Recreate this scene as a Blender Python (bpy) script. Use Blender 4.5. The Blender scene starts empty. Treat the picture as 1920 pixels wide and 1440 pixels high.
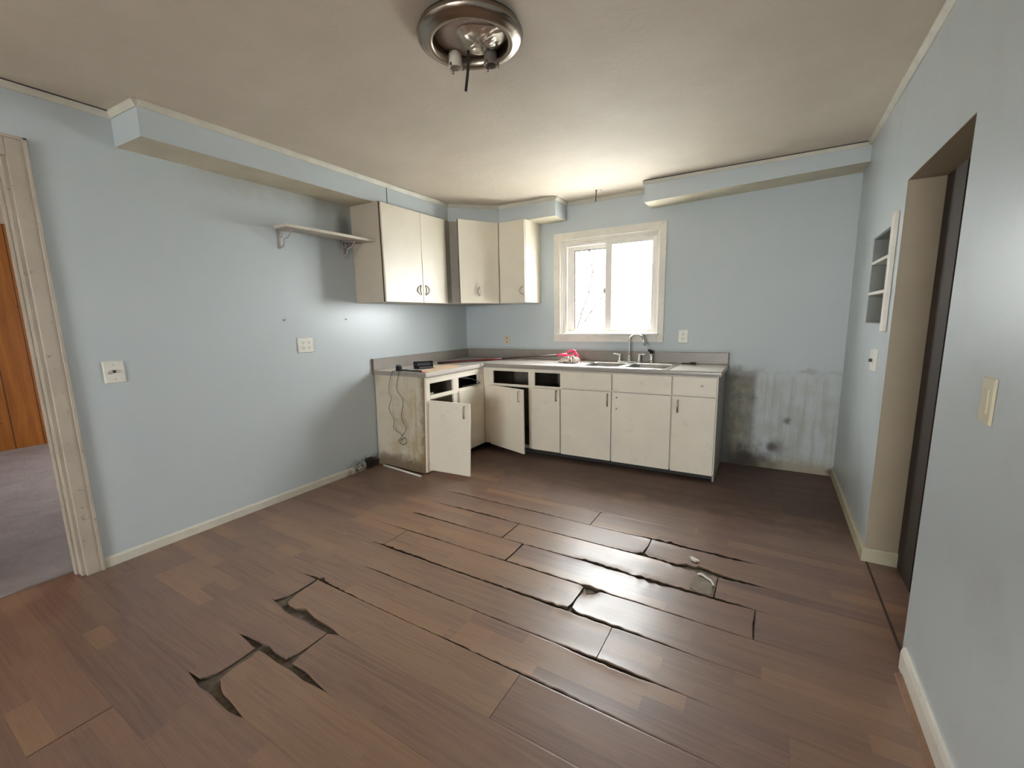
import bpy, bmesh, math, random
from mathutils import Vector, Matrix, noise

random.seed(7)
SC = bpy.context.scene
COL = SC.collection
# ------------------------------------------------------------------ view, camera, world, exposure
SC.view_settings.view_transform = 'Standard'
SC.view_settings.look = 'None'
SC.view_settings.exposure = 4.55
SC.view_settings.gamma = 1.0
SC.view_settings.use_curve_mapping = False
SC.cycles.use_denoising = True
SC.cycles.max_bounces = 14
SC.cycles.diffuse_bounces = 10
SC.cycles.glossy_bounces = 5
SC.cycles.transparent_max_bounces = 12
SC.cycles.sample_clamp_indirect = 8.0
SC.cycles.caustics_reflective = False
SC.cycles.caustics_refractive = False

cam = bpy.data.cameras.new('camera')
camera = bpy.data.objects.new('camera', cam)
COL.objects.link(camera)
cam.sensor_fit = 'HORIZONTAL'
cam.sensor_width = 36.0
cam.lens = 821.814 * 36.0 / 1920.0
cam.shift_x = 5.67 / 1920.0
cam.shift_y = 15.09 / 1920.0
cam.clip_start = 0.02
r_ = (0.860307, 0.509324, -0.021474)
u_ = (-0.064526, 0.150585, 0.986489)
f_ = (-0.505676, 0.847298, -0.162414)
camera.matrix_world = Matrix(((r_[0], u_[0], -f_[0], 3.1959), (r_[1], u_[1], -f_[1], -4.3858),
                              (r_[2], u_[2], -f_[2], 1.3526), (0, 0, 0, 1)))
SC.camera = camera

world = bpy.data.worlds.new('overcast_sky')
SC.world = world
world.use_nodes = True
bg = world.node_tree.nodes['Background']
bg.inputs['Color'].default_value = (0.95, 0.98, 1.0, 1)
bg.inputs['Strength'].default_value = 1.8


def portal(name, loc, rot, sx, sy):
    l = bpy.data.lights.new(name, 'AREA')
    l.shape = 'RECTANGLE'
    l.size, l.size_y = sx, sy
    l.cycles.is_portal = True
    o = bpy.data.objects.new(name, l)
    COL.objects.link(o)
    o.location = loc
    o.rotation_euler = rot
    return o


# hazy sun, high and in line with the window wall: it brightens the ground outside and never enters the room
sl = bpy.data.lights.new('hazy_sun', 'SUN')
sl.energy = 0.7
sl.angle = math.radians(8)
sl.color = (1.0, 0.96, 0.90)
sun = bpy.data.objects.new('hazy_sun', sl)
COL.objects.link(sun)
sd_ = Vector((-0.60, 0.10, -0.80))
sun.rotation_euler = sd_.to_track_quat('-Z', 'Y').to_euler()

# daylight enters only through the windows; these portals only guide its sampling
portal('window_portal', (1.75, 0.085, 1.66), (-math.pi / 2, 0, 0), 1.0, 0.95)
portal('added_window_portal', (2.525, -9.64, 1.45), (math.pi / 2, 0, 0), 2.1, 1.35)
portal('side_room_portal', (-2.45, -0.93, 1.35), (-math.pi / 2, 0, 0), 0.92, 0.82)

# ------------------------------------------------------------------ room numbers
W, H = 3.715, 2.521
YR = -9.5


# ------------------------------------------------------------------ materials
def new_mat(name):
    m = bpy.data.materials.new(name)
    m.use_nodes = True
    nt = m.node_tree
    b = nt.nodes['Principled BSDF']
    return m, nt, b


class N:
    """little node helper"""
    def __init__(s, nt):
        s.nt = nt
        s.co = nt.nodes.new('ShaderNodeTexCoord').outputs['Object']

    def _in(s, node, key, v):
        if v is None:
            return
        if isinstance(v, bpy.types.NodeSocket):
            s.nt.links.new(v, node.inputs[key])
        else:
            node.inputs[key].default_value = v

    def math(s, op, a, b=None, c=None, clamp=False):
        n = s.nt.nodes.new('ShaderNodeMath')
        n.operation = op
        n.use_clamp = clamp
        for i, v in enumerate((a, b, c)):
            s._in(n, i, v)
        return n.outputs[0]

    def sep(s, v=None):
        n = s.nt.nodes.new('ShaderNodeSeparateXYZ')
        s.nt.links.new(v or s.co, n.inputs[0])
        return n.outputs

    def comb(s, x, y, z):
        n = s.nt.nodes.new('ShaderNodeCombineXYZ')
        for i, v in enumerate((x, y, z)):
            s._in(n, i, v)
        return n.outputs[0]

    def scale(s, sx, sy, sz, v=None):
        n = s.nt.nodes.new('ShaderNodeVectorMath')
        n.operation = 'MULTIPLY'
        s.nt.links.new(v or s.co, n.inputs[0])
        n.inputs[1].default_value = (sx, sy, sz)
        return n.outputs[0]

    def noise(s, scale=5, detail=4, rough=0.55, v=None, dist=0.0):
        n = s.nt.nodes.new('ShaderNodeTexNoise')
        s.nt.links.new(v or s.co, n.inputs['Vector'])
        n.inputs['Scale'].default_value = scale
        n.inputs['Detail'].default_value = detail
        n.inputs['Roughness'].default_value = rough
        n.inputs['Distortion'].default_value = dist
        return n.outputs['Fac']

    def ramp(s, f, stops, interp='LINEAR'):
        n = s.nt.nodes.new('ShaderNodeValToRGB')
        n.color_ramp.interpolation = interp
        el = n.color_ramp.elements
        while len(el) < len(stops):
            el.new(0.5)
        for e, (p, c) in zip(el, stops):
            e.position = p
            e.color = (*c, 1) if len(c) == 3 else c
        s._in(n, 0, f)
        return n.outputs['Color']

    def step(s, v, a, b):
        n = s.nt.nodes.new('ShaderNodeMapRange')
        n.interpolation_type = 'SMOOTHSTEP'
        s._in(n, 0, v)
        n.inputs[1].default_value = a
        n.inputs[2].default_value = b
        return n.outputs[0]

    def mix(s, f, a, b, blend='MIX'):
        n = s.nt.nodes.new('ShaderNodeMix')
        n.data_type = 'RGBA'
        n.blend_type = blend
        s._in(n, 0, f)
        for i, v in ((6, a), (7, b)):
            if isinstance(v, tuple) and len(v) == 3:
                v = (*v, 1)
            s._in(n, i, v)
        return n.outputs[2]

    def bump(s, h, strength=0.2, dist=0.01):
        n = s.nt.nodes.new('ShaderNodeBump')
        n.inputs['Strength'].default_value = strength
        n.inputs['Distance'].default_value = dist
        s.nt.links.new(h, n.inputs['Height'])
        return n.outputs[0]

    def link(s, a, b):
        s.nt.links.new(a, b)


def simple(name, col, rough=0.5, metal=0.0, var=0.08, scale=14, bump=0.0, spec=0.5):
    m, nt, b = new_mat(name)
    n = N(nt)
    f = n.noise(scale, 4, 0.6)
    dark = tuple(c * (1 - var) for c in col)
    lite = tuple(min(1, c * (1 + var)) for c in col)
    n.link(n.ramp(f, [(0.3, dark), (0.7, lite)]), b.inputs['Base Color'])
    b.inputs['Roughness'].default_value = rough
    b.inputs['Metallic'].default_value = metal
    b.inputs['Specular IOR Level'].default_value = spec
    if bump:
        n.link(n.bump(n.noise(scale * 6, 3, 0.6), bump, 0.004), b.inputs['Normal'])
    return m


BLUE = (0.506, 0.555, 0.578)


def wall_paint(name, kind):
    m, nt, b = new_mat(name)
    n = N(nt)
    x, y, z = n.sep()
    base = n.mix(n.noise(1.3, 4, 0.6), tuple(c * 0.95 for c in BLUE), tuple(c * 1.05 for c in BLUE))
    wob = n.math('MULTIPLY', n.math('SUBTRACT', n.noise(9, 5, 0.65), 0.5), 0.30)
    streak = n.noise(1, 4, 0.6, n.scale(22, 22, 1.6))
    if kind == 'back':
        # soot and grease where the stove stood, right of the cabinets
        xx = n.math('ADD', x, wob)
        zz = n.math('ADD', z, n.math('MULTIPLY', wob, 0.5))
        a = n.step(n.math('ADD', x, n.math('MULTIPLY', wob, 0.25)), 3.15, 3.08)
        top = n.step(zz, 0.93, 0.80)
        soot = n.math('MULTIPLY', a, top)
        soot = n.math('MULTIPLY', soot, n.math('ADD', n.math('MULTIPLY_ADD', streak, 0.5, 0.58), n.math('MULTIPLY', n.step(xx, 3.10, 2.90), 0.35)), clamp=True)
        base = n.mix(soot, base, (0.115, 0.098, 0.068))
        # paler, yellowed, dripping grime lower down
        drip = n.math('MULTIPLY', n.step(zz, 0.88, 0.78), n.step(streak, 0.42, 0.72))
        drip = n.math('MULTIPLY', drip, n.step(x, 2.9, 3.0))
        base = n.mix(n.math('MULTIPLY', drip, 0.55), base, (0.33, 0.32, 0.26))
        edge = n.math('MULTIPLY', n.step(n.math('ABSOLUTE', n.math('SUBTRACT', zz, 0.865)), 0.035, 0.0), n.step(x, 2.88, 2.95))
        edge = n.math('MULTIPLY', edge, n.step(n.noise(7, 3, 0.6), 0.42, 0.62))
        base = n.mix(n.math('MULTIPLY', edge, 0.45), base, (0.22, 0.19, 0.14))
        grim = n.math('MULTIPLY', n.math('MULTIPLY', n.step(zz, 0.95, 0.70), n.step(x, 2.86, 2.95)), n.step(n.noise(6, 5, 0.65), 0.35, 0.7))
        base = n.mix(n.math('MULTIPLY', grim, 0.5), base, (0.36, 0.345, 0.28))
        low = n.math('MULTIPLY', n.step(zz, 0.16, 0.03), n.step(x, 2.85, 2.9))
        base = n.mix(n.math('MULTIPLY', low, 0.85), base, (0.33, 0.275, 0.185))
        blk = n.math('MULTIPLY', n.step(n.math('ADD', z, wob), 0.26, 0.06), n.step(xx, 3.42, 3.05))
        blk = n.math('MULTIPLY', blk, n.step(x, 2.8, 2.9))
        base = n.mix(blk, base, (0.035, 0.026, 0.018))
        for (cx, cz, r, k) in ((3.365, 0.44, 0.045, 0.65), (3.265, 0.20, 0.06, 0.8), (3.30, 0.205, 0.10, 0.5), (3.70, 0.03, 0.05, 0.9)):
            dx = n.math('SUBTRACT', n.math('ADD', x, n.math('MULTIPLY', wob, 0.25)), cx)
            dz = n.math('SUBTRACT', n.math('ADD', z, n.math('MULTIPLY', wob, 0.2)), cz)
            d = n.math('SQRT', n.math('ADD', n.math('POWER', n.math('ABSOLUTE', dx), 2), n.math('POWER', n.math('ABSOLUTE', dz), 2)))
            base = n.mix(n.math('MULTIPLY', n.step(d, r, r * 0.2), k), base, (0.08, 0.06, 0.045))
        # darker grey line above the backsplash
        g = n.math('MULTIPLY', n.step(n.math('ADD', z, n.math('MULTIPLY', wob, 0.12)), 1.06, 1.02), n.step(x, 2.95, 2.86))
        base = n.mix(n.math('MULTIPLY', g, 0.4), base, (0.25, 0.26, 0.25))
    if kind == 'left':
        # black mould above the baseboard by the cabinets
        yy = n.math('ADD', y, wob)
        mm = n.math('MULTIPLY', n.step(n.math('ADD', z, n.math('MULTIPLY', wob, 0.45)), 0.14, 0.05), n.step(yy, -1.98, -1.72))
        mm = n.math('MULTIPLY', mm, n.step(n.noise(24, 4, 0.7), 0.36, 0.55))
        base = n.mix(mm, base, (0.035, 0.028, 0.02))
        # dark brown smudge where shelf meets the cabinet
        dy = n.math('SUBTRACT', n.math('ADD', y, n.math('MULTIPLY', wob, 0.3)), -1.72)
        dz = n.math('MULTIPLY', n.math('SUBTRACT', z, 2.13), 0.5)
        d = n.math('SQRT', n.math('ADD', n.math('POWER', n.math('ABSOLUTE', dy), 2), n.math('POWER', n.math('ABSOLUTE', dz), 2)))
        base = n.mix(n.math('MULTIPLY', n.step(d, 0.13, 0.02), 0.75), base, (0.07, 0.055, 0.04))
        # yellowish band high on the wall under the soffit
        gb = n.math('MULTIPLY', n.step(n.math('ADD', z, n.math('MULTIPLY', wob, 0.5)), 2.18, 2.34), n.step(y, -3.1, -2.6))
        base = n.mix(n.math('MULTIPLY', gb, 0.5), base, (0.34, 0.31, 0.25))
    if kind == 'right':
        sm = n.math('MULTIPLY', n.step(n.noise(3, 4, 0.6), 0.5, 0.75), 0.25)
        base = n.mix(sm, base, (0.36, 0.36, 0.34))
    n.link(base, b.inputs['Base Color'])
    b.inputs['Roughness'].default_value = 0.55 if kind == 'back' else 0.34
    b.inputs['Specular IOR Level'].default_value = 0.35 if kind == 'back' else 0.5
    n.link(n.bump(n.noise(70, 3, 0.6), 0.10, 0.002), b.inputs['Normal'])
    return m


M = {}
M['wall'] = wall_paint('blue_wall_paint', 'plain')
M['wall_back'] = wall_paint('blue_wall_paint_sooted', 'back')
M['wall_left'] = wall_paint('blue_wall_paint_moulded', 'left')
M['wall_right'] = wall_paint('blue_wall_paint_smudged', 'right')


def ceiling_mat():
    m, nt, b = new_mat('ceiling_paint')
    n = N(nt)
    f = n.noise(2.2, 5, 0.6)
    c = n.ramp(f, [(0.25, (0.60, 0.525, 0.43)), (0.75, (0.68, 0.60, 0.50))])
    n.link(c, b.inputs['Base Color'])
    b.inputs['Roughness'].default_value = 0.75
    h = n.math('ADD', n.noise(30, 5, 0.65), n.step(n.noise(11, 4, 0.6, dist=1.5), 0.5, 0.62))
    n.link(n.bump(h, 0.13, 0.005), b.inputs['Normal'])
    return m


M['ceiling'] = ceiling_mat()
M['crown'] = simple('cream_moulding_paint', (0.60, 0.57, 0.49), 0.45, var=0.10, scale=6)
M['soffit_bottom'] = simple('yellowed_soffit_paint', (0.62, 0.56, 0.43), 0.5, var=0.10, scale=4)
M['caulk'] = simple('dark_joint', (0.06, 0.055, 0.05), 0.8)


def white_trim(name, col, mould=False, dirt=0.35):
    m, nt, b = new_mat(name)
    n = N(nt)
    x, y, z = n.sep()
    c = n.ramp(n.noise(5, 5, 0.65), [(0.3, tuple(k * 0.86 for k in col)), (0.65, col)])
    sp = n.step(n.noise(26, 5, 0.7), 0.60, 0.70)
    c = n.mix(n.math('MULTIPLY', sp, dirt), c, (0.16, 0.12, 0.08))
    if mould:
        a = n.step(n.math('ADD', y, n.math('MULTIPLY', n.noise(12, 4), 0.5)), -1.75, -1.45)
        k = n.math('MULTIPLY', a, n.step(n.noise(40, 5, 0.7), 0.42, 0.55))
        c = n.mix(k, c, (0.04, 0.032, 0.024))
    n.link(c, b.inputs['Base Color'])
    b.inputs['Roughness'].default_value = 0.45
    return m


M['trim'] = white_trim('worn_white_trim', (0.76, 0.72, 0.65), dirt=0.2)
M['casing'] = white_trim('grimy_casing_paint', (0.48, 0.42, 0.345), dirt=0.6)
M['baseboard'] = white_trim('baseboard_paint', (0.62, 0.59, 0.51), mould=True)
M['tan'] = simple('tan_jamb_paint', (0.36, 0.295, 0.21), 0.55, var=0.05, scale=5)
M['jamb_base'] = simple('yellowed_baseboard', (0.50, 0.46, 0.33), 0.5, var=0.08)
M['darkwood'] = simple('dark_brown_stain', (0.032, 0.014, 0.009), 0.6, var=0.3, scale=8, spec=0.15)
M['greywood'] = simple('grey_brown_trim', (0.062, 0.046, 0.036), 0.6, var=0.15, spec=0.2)
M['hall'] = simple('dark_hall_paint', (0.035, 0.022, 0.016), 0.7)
M['rawwood'] = simple('bare_orange_wood', (0.24, 0.135, 0.08), 0.6, var=0.2)


def cab_mat(name, col, rough=0.38, grime=0.25, end=False):
    m, nt, b = new_mat(name)
    n = N(nt)
    x, y, z = n.sep()
    c = n.ramp(n.noise(3, 4, 0.6), [(0.3, tuple(k * 0.94 for k in col)), (0.7, tuple(k * 1.03 for k in col))])
    sp = n.step(n.noise(9, 5, 0.7), 0.58, 0.72)
    c = n.mix(n.math('MULTIPLY', sp, grime), c, tuple(k * 0.62 for k in (col[0], col[1] * 0.92, col[2] * 0.75)))
    if end:
        s = n.noise(1, 5, 0.65, n.scale(26, 26, 2.2))
        k = n.math('MULTIPLY', n.step(s, 0.45, 0.66), n.step(x, 0.22, 0.60))
        c = n.mix(n.math('MULTIPLY', k, 0.8), c, (0.33, 0.20, 0.075))
        k1 = n.step(n.noise(3.5, 5, 0.7), 0.48, 0.66)
        c = n.mix(n.math('MULTIPLY', k1, 0.6), c, (0.37, 0.28, 0.14))
        k2 = n.math('MULTIPLY', n.step(n.math('ADD', z, n.math('MULTIPLY', n.noise(12, 5, 0.7), -0.22)), 0.06, -0.05), 0.85)
        c = n.mix(k2, c, (0.13, 0.085, 0.045))
        k3 = n.math('MULTIPLY', n.step(n.math('ADD', x, n.math('MULTIPLY', n.noise(14, 5, 0.7), 0.16)), 0.60, 0.71), 0.9)
        c = n.mix(k3, c, (0.20, 0.13, 0.065))
    n.link(c, b.inputs['Base Color'])
    b.inputs['Roughness'].default_value = rough
    b.inputs['Specular IOR Level'].default_value = 0.45
    return m


CREAM = (0.80, 0.73, 0.62)
M['cab'] = cab_mat('cream_cabinet_paint', CREAM)
M['cab_end'] = cab_mat('stained_cabinet_end', (0.56, 0.50, 0.40), 0.5, 0.4, True)
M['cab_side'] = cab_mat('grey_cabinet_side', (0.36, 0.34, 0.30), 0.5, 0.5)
M['upper'] = cab_mat('upper_cabinet_paint', (0.74, 0.68, 0.57), 0.36, 0.12)
M['upper_shaded'] = cab_mat('shaded_upper_cabinet_side', (0.50, 0.44, 0.355), 0.45, 0.3)  # darker copy of the upper paint: shade of the end panel painted in
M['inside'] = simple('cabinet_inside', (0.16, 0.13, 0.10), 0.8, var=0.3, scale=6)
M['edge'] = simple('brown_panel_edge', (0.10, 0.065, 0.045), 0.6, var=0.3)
M['kick'] = simple('black_toe_kick', (0.022, 0.02, 0.02), 0.6)


def counter_mat(name, c0, c1, rough):
    m, nt, b = new_mat(name)
    n = N(nt)
    f = n.noise(160, 3, 0.7)
    c = n.ramp(f, [(0.35, c0), (0.65, c1)])
    c = n.mix(n.math('MULTIPLY', n.step(n.noise(6, 4, 0.6), 0.52, 0.75), 0.3), c, tuple(k * 0.7 for k in c0))
    n.link(c, b.inputs['Base Color'])
    b.inputs['Roughness'].default_value = rough
    return m


M['counter'] = counter_mat('speckled_laminate', (0.50, 0.455, 0.41), (0.62, 0.57, 0.52), 0.30)
M['splash'] = counter_mat('speckled_backsplash', (0.235, 0.205, 0.18), (0.315, 0.28, 0.25), 0.34)
M['edge_shaded'] = counter_mat('shaded_laminate_edge', (0.27, 0.24, 0.215), (0.36, 0.325, 0.295), 0.3)  # counter laminate darkened: shade on the front edge put into the colour
M['steel'] = simple('stainless_steel', (0.66, 0.65, 0.63), 0.27, 1.0, 0.06, 30)
M['steel_dull'] = simple('dull_sink_steel', (0.40, 0.38, 0.355), 0.33, 1.0, 0.12, 18)
M['chrome'] = simple('chrome', (0.78, 0.78, 0.77), 0.12, 1.0, 0.03)
M['nickel'] = simple('tarnished_nickel', (0.36, 0.31, 0.255), 0.25, 1.0, 0.12, 9)
M['foil'] = simple('crumpled_foil', (0.66, 0.60, 0.52), 0.34, 1.0, 0.15, 40, bump=0.4)
M['plate_dirty'] = simple('dusty_reflector', (0.46, 0.38, 0.33), 0.55, 0.2, 0.12, 14)
M['porcelain'] = simple('socket_porcelain', (0.62, 0.56, 0.48), 0.35, 0, 0.1)
M['socket_dark'] = simple('dark_socket', (0.20, 0.17, 0.15), 0.5, 0.2)  # darker finish for one of the two sockets
M['rod'] = simple('black_rod', (0.018, 0.016, 0.014), 0.5)
M['black'] = simple('black_plastic', (0.010, 0.010, 0.012), 0.55, spec=0.2)
M['darkgrey'] = simple('dark_grey_plastic', (0.06, 0.065, 0.07), 0.4)
M['silverline'] = simple('pale_strip', (0.55, 0.53, 0.50), 0.4)
M['plate'] = simple('white_plastic_plate', (0.72, 0.70, 0.63), 0.35, var=0.04)
M['plate_old'] = simple('ivory_plastic_plate', (0.60, 0.55, 0.40), 0.35, var=0.05)
M['slot'] = simple('socket_slot', (0.05, 0.045, 0.04), 0.6)
M['pull'] = simple('worn_brass_pull', (0.42, 0.37, 0.29), 0.32, 1.0, 0.15)
M['pull_old'] = simple('painted_pull', (0.50, 0.44, 0.36), 0.4, 0.3, 0.15)
M['red'] = simple('dark_red_handle', (0.095, 0.010, 0.009), 0.4)
M['grip'] = simple('dark_metal_handle', (0.07, 0.05, 0.045), 0.4, 0.4)
M['pink'] = simple('pink_plastic', (0.82, 0.06, 0.15), 0.35, var=0.05)
M['cord'] = simple('grey_cord', (0.13, 0.11, 0.085), 0.6)
M['patch'] = simple('exposed_patch', (0.21, 0.17, 0.12), 0.7, var=0.2, scale=20)
M['paper'] = simple('tan_paper', (0.84, 0.60, 0.41), 0.6, var=0.06, scale=8)
M['paper_red'] = simple('red_paper_edge', (0.42, 0.07, 0.05), 0.6)
M['brush'] = simple('brown_brush', (0.07, 0.045, 0.03), 0.6)
M['vinyl'] = simple('white_vinyl', (0.78, 0.75, 0.70), 0.35, var=0.03)
M['shelf'] = simple('shelf_paint', (0.54, 0.49, 0.42), 0.5, var=0.12, scale=7)
M['iron'] = simple('painted_iron_bracket', (0.42, 0.37, 0.32), 0.45, 0.2, 0.15)
M['niche'] = simple('niche_paint', (0.27, 0.275, 0.265), 0.6)


def mop_mat():
    m, nt, b = new_mat('mop_yarn')
    n = N(nt)
    f = n.noise(1, 3, 0.6, n.scale(90, 40, 40))
    n.link(n.ramp(f, [(0.42, (0.10, 0.04, 0.035)), (0.5, (0.62, 0.48, 0.42)), (0.6, (0.74, 0.68, 0.60))]), b.inputs['Base Color'])
    b.inputs['Roughness'].default_value = 0.9
    return m


M['mop'] = mop_mat()


def glass_mat():
    m = bpy.data.materials.new('window_glass')
    m.use_nodes = True
    nt = m.node_tree
    nt.nodes.clear()
    out = nt.nodes.new('ShaderNodeOutputMaterial')
    mx = nt.nodes.new('ShaderNodeMixShader')
    lw = nt.nodes.new('ShaderNodeLayerWeight')
    lw.inputs['Blend'].default_value = 0.5
    pw = nt.nodes.new('ShaderNodeMath')
    pw.operation = 'POWER'
    pw.inputs[1].default_value = 5.0
    nt.links.new(lw.outputs['Facing'], pw.inputs[0])
    fr = nt.nodes.new('ShaderNodeMath')
    fr.operation = 'MULTIPLY_ADD'
    fr.inputs[1].default_value = 0.9
    fr.inputs[2].default_value = 0.03
    nt.links.new(pw.outputs[0], fr.inputs[0])
    tr = nt.nodes.new('ShaderNodeBsdfTransparent')
    tr.inputs['Color'].default_value = (0.96, 0.97, 0.96, 1)
    gl = nt.nodes.new('ShaderNodeBsdfGlossy')
    gl.inputs['Roughness'].default_value = 0.02
    nt.links.new(fr.outputs[0], mx.inputs[0])
    nt.links.new(tr.outputs[0], mx.inputs[1])
    nt.links.new(gl.outputs[0], mx.inputs[2])
    nt.links.new(mx.outputs[0], out.inputs[0])
    return m


M['glass'] = glass_mat()


def pine_mat():
    m, nt, b = new_mat('knotty_pine_boards')
    n = N(nt)
    x, y, z = n.sep()
    brd = n.math('FRACT', n.math('MULTIPLY', y, 4.2))
    groove = n.step(n.math('ABSOLUTE', n.math('SUBTRACT', brd, 0.5)), 0.49, 0.47)
    g = n.noise(1, 5, 0.6, n.scale(1, 16, 1.2), dist=0.6)
    c = n.ramp(g, [(0.3, (0.24, 0.070, 0.008)), (0.7, (0.42, 0.145, 0.020))])
    vor = nt.nodes.new('ShaderNodeTexVoronoi')
    nt.links.new(n.scale(1, 4.2, 3.0), vor.inputs['Vector'])
    vor.inputs['Scale'].default_value = 1.3
    k = n.step(vor.outputs['Distance'], 0.10, 0.04)
    c = n.mix(n.math('MULTIPLY', k, 0.85), c, (0.045, 0.014, 0.004))
    c = n.mix(groove, (0.07, 0.024, 0.006), c)
    n.link(c, b.inputs['Base Color'])
    b.inputs['Roughness'].default_value = 0.4
    return m


M['pine'] = pine_mat()
M['carpet'] = simple('grey_carpet', (0.30, 0.255, 0.25), 0.95, var=0.16, scale=5, bump=0.8)
M['ground'] = simple('pale_ground', (0.66, 0.655, 0.63), 0.9, var=0.1, scale=2)
M['bark'] = simple('pale_bark', (0.016, 0.011, 0.007), 0.8, var=0.2)
M['rear_tan'] = simple('tan_wall_paint', (0.50, 0.40, 0.28), 0.6)
M['rear_white'] = simple('white_wall_paint', (0.62, 0.58, 0.52), 0.6)


def floor_mat():
    m, nt, b = new_mat('worn_laminate_planks')
    n = N(nt)
    at = nt.nodes.new('ShaderNodeAttribute')
    at.attribute_name = 'plank'
    u, v, rnd = n.sep(at.outputs['Vector'])
    # three printed strips per plank, each cut into lengths
    st = n.math('MULTIPLY', v, 3.0)
    si = n.math('FLOOR', st)
    wn = nt.nodes.new('ShaderNodeTexWhiteNoise')
    wn.noise_dimensions = '2D'
    nt.links.new(n.comb(si, rnd, 0.0), wn.inputs['Vector'])
    off = wn.outputs['Value']
    cell = n.math('FLOOR', n.math('ADD', n.math('MULTIPLY', u, 1.55), n.math('MULTIPLY', off, 7.0)))
    wn2 = nt.nodes.new('ShaderNodeTexWhiteNoise')
    wn2.noise_dimensions = '3D'
    nt.links.new(n.comb(cell, si, rnd), wn2.inputs['Vector'])
    tone = wn2.outputs['Value']
    gv = n.comb(n.math('MULTIPLY', u, 1.6), n.math('ADD', n.math('MULTIPLY', v, 10.0), n.math('MULTIPLY', tone, 30.0)), n.math('MULTIPLY', rnd, 11.0))
    g1 = n.noise(1.6, 5, 0.62, gv, dist=0.5)
    gv2 = n.comb(n.math('MULTIPLY', u, 8.0), n.math('MULTIPLY', v, 70.0), n.math('MULTIPLY', rnd, 5.0))
    g2 = n.noise(1.0, 3, 0.6, gv2)
    col = n.ramp(tone, [(0.0, (0.142, 0.078, 0.062)), (0.35, (0.168, 0.092, 0.072)), (0.62, (0.190, 0.106, 0.080)),
                        (0.82, (0.225, 0.128, 0.086)), (1.0, (0.36, 0.200, 0.108))])
    col = n.mix(n.math('MULTIPLY', n.step(g1, 0.35, 0.7), 0.7), col, (0.265, 0.155, 0.112))
    col = n.mix(n.math('MULTIPLY', n.step(g2, 0.45, 0.75), 0.48), col, (0.098, 0.056, 0.042))
    ta = nt.nodes.new('ShaderNodeAttribute')
    ta.attribute_name = 'tan'
    tf = n.math('MULTIPLY', ta.outputs['Fac'], n.math('MULTIPLY_ADD', n.step(g1, 0.3, 0.7), 0.45, 0.35))
    col = n.mix(tf, col, (0.282, 0.165, 0.090))
    # dust and worn film, in world space
    wear = n.step(n.noise(2.0, 5, 0.65), 0.45, 0.7)
    col = n.mix(n.math('MULTIPLY', wear, 0.13), col, (0.26, 0.195, 0.16))
    # sun-bleached, scuffed tan patch in the middle of the room
    px, py, pz = n.sep()
    dx = n.math('MULTIPLY', n.math('SUBTRACT', px, 1.45), 0.85)
    dy = n.math('SUBTRACT', py, -2.85)
    rr_ = n.math('SQRT', n.math('ADD', n.math('MULTIPLY', dx, dx), n.math('MULTIPLY', dy, dy)))
    scuff = n.math('MULTIPLY', n.step(n.math('ADD', rr_, n.math('MULTIPLY', n.math('SUBTRACT', n.noise(3, 5, 0.65), 0.5), 1.2)), 1.1, 0.3), n.step(g1, 0.3, 0.65))
    col = n.mix(n.math('MULTIPLY', scuff, 0.5), col, (0.33, 0.20, 0.125))
    # small pits and spots on the worn middle of the room
    spots = n.step(n.noise(55, 4, 0.75), 0.665, 0.70)
    col = n.mix(n.math('MULTIPLY', spots, 0.6), col, (0.04, 0.028, 0.022))
    # boards along the cabinets darkened: their shadow painted in, with dirt
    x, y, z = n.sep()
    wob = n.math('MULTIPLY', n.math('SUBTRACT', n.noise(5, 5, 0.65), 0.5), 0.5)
    shade_dirt = n.math('MULTIPLY', n.step(n.math('ADD', y, wob), -1.5, -0.9), 0.72)
    col = n.mix(shade_dirt, col, (0.050, 0.026, 0.017))
    n.link(col, b.inputs['Base Color'])
    r = n.math('ADD', n.math('MULTIPLY', n.noise(7, 5, 0.65), 0.14), 0.29)
    r = n.math('ADD', r, n.math('MULTIPLY', spots, 0.2))
    r = n.math('ADD', r, n.math('MULTIPLY', shade_dirt, 0.5))
    n.link(r, b.inputs['Roughness'])
    b.inputs['Specular IOR Level'].default_value = 0.85
    hb = n.math('ADD', n.math('MULTIPLY', g2, 0.3), n.math('MULTIPLY', spots, -1.0))
    hb = n.math('ADD', hb, n.math('MULTIPLY', n.noise(12, 3, 0.5), 1.0))
    n.link(n.bump(hb, 0.10, 0.004), b.inputs['Normal'])
    return m


M['floor'] = floor_mat()
M['core'] = simple('swollen_core', (0.11, 0.085, 0.064), 0.95, var=0.35, scale=40, bump=0.6, spec=0.05)
M['subfloor'] = simple('dirty_subfloor', (0.14, 0.108, 0.08), 0.9, var=0.45, scale=30)


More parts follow.
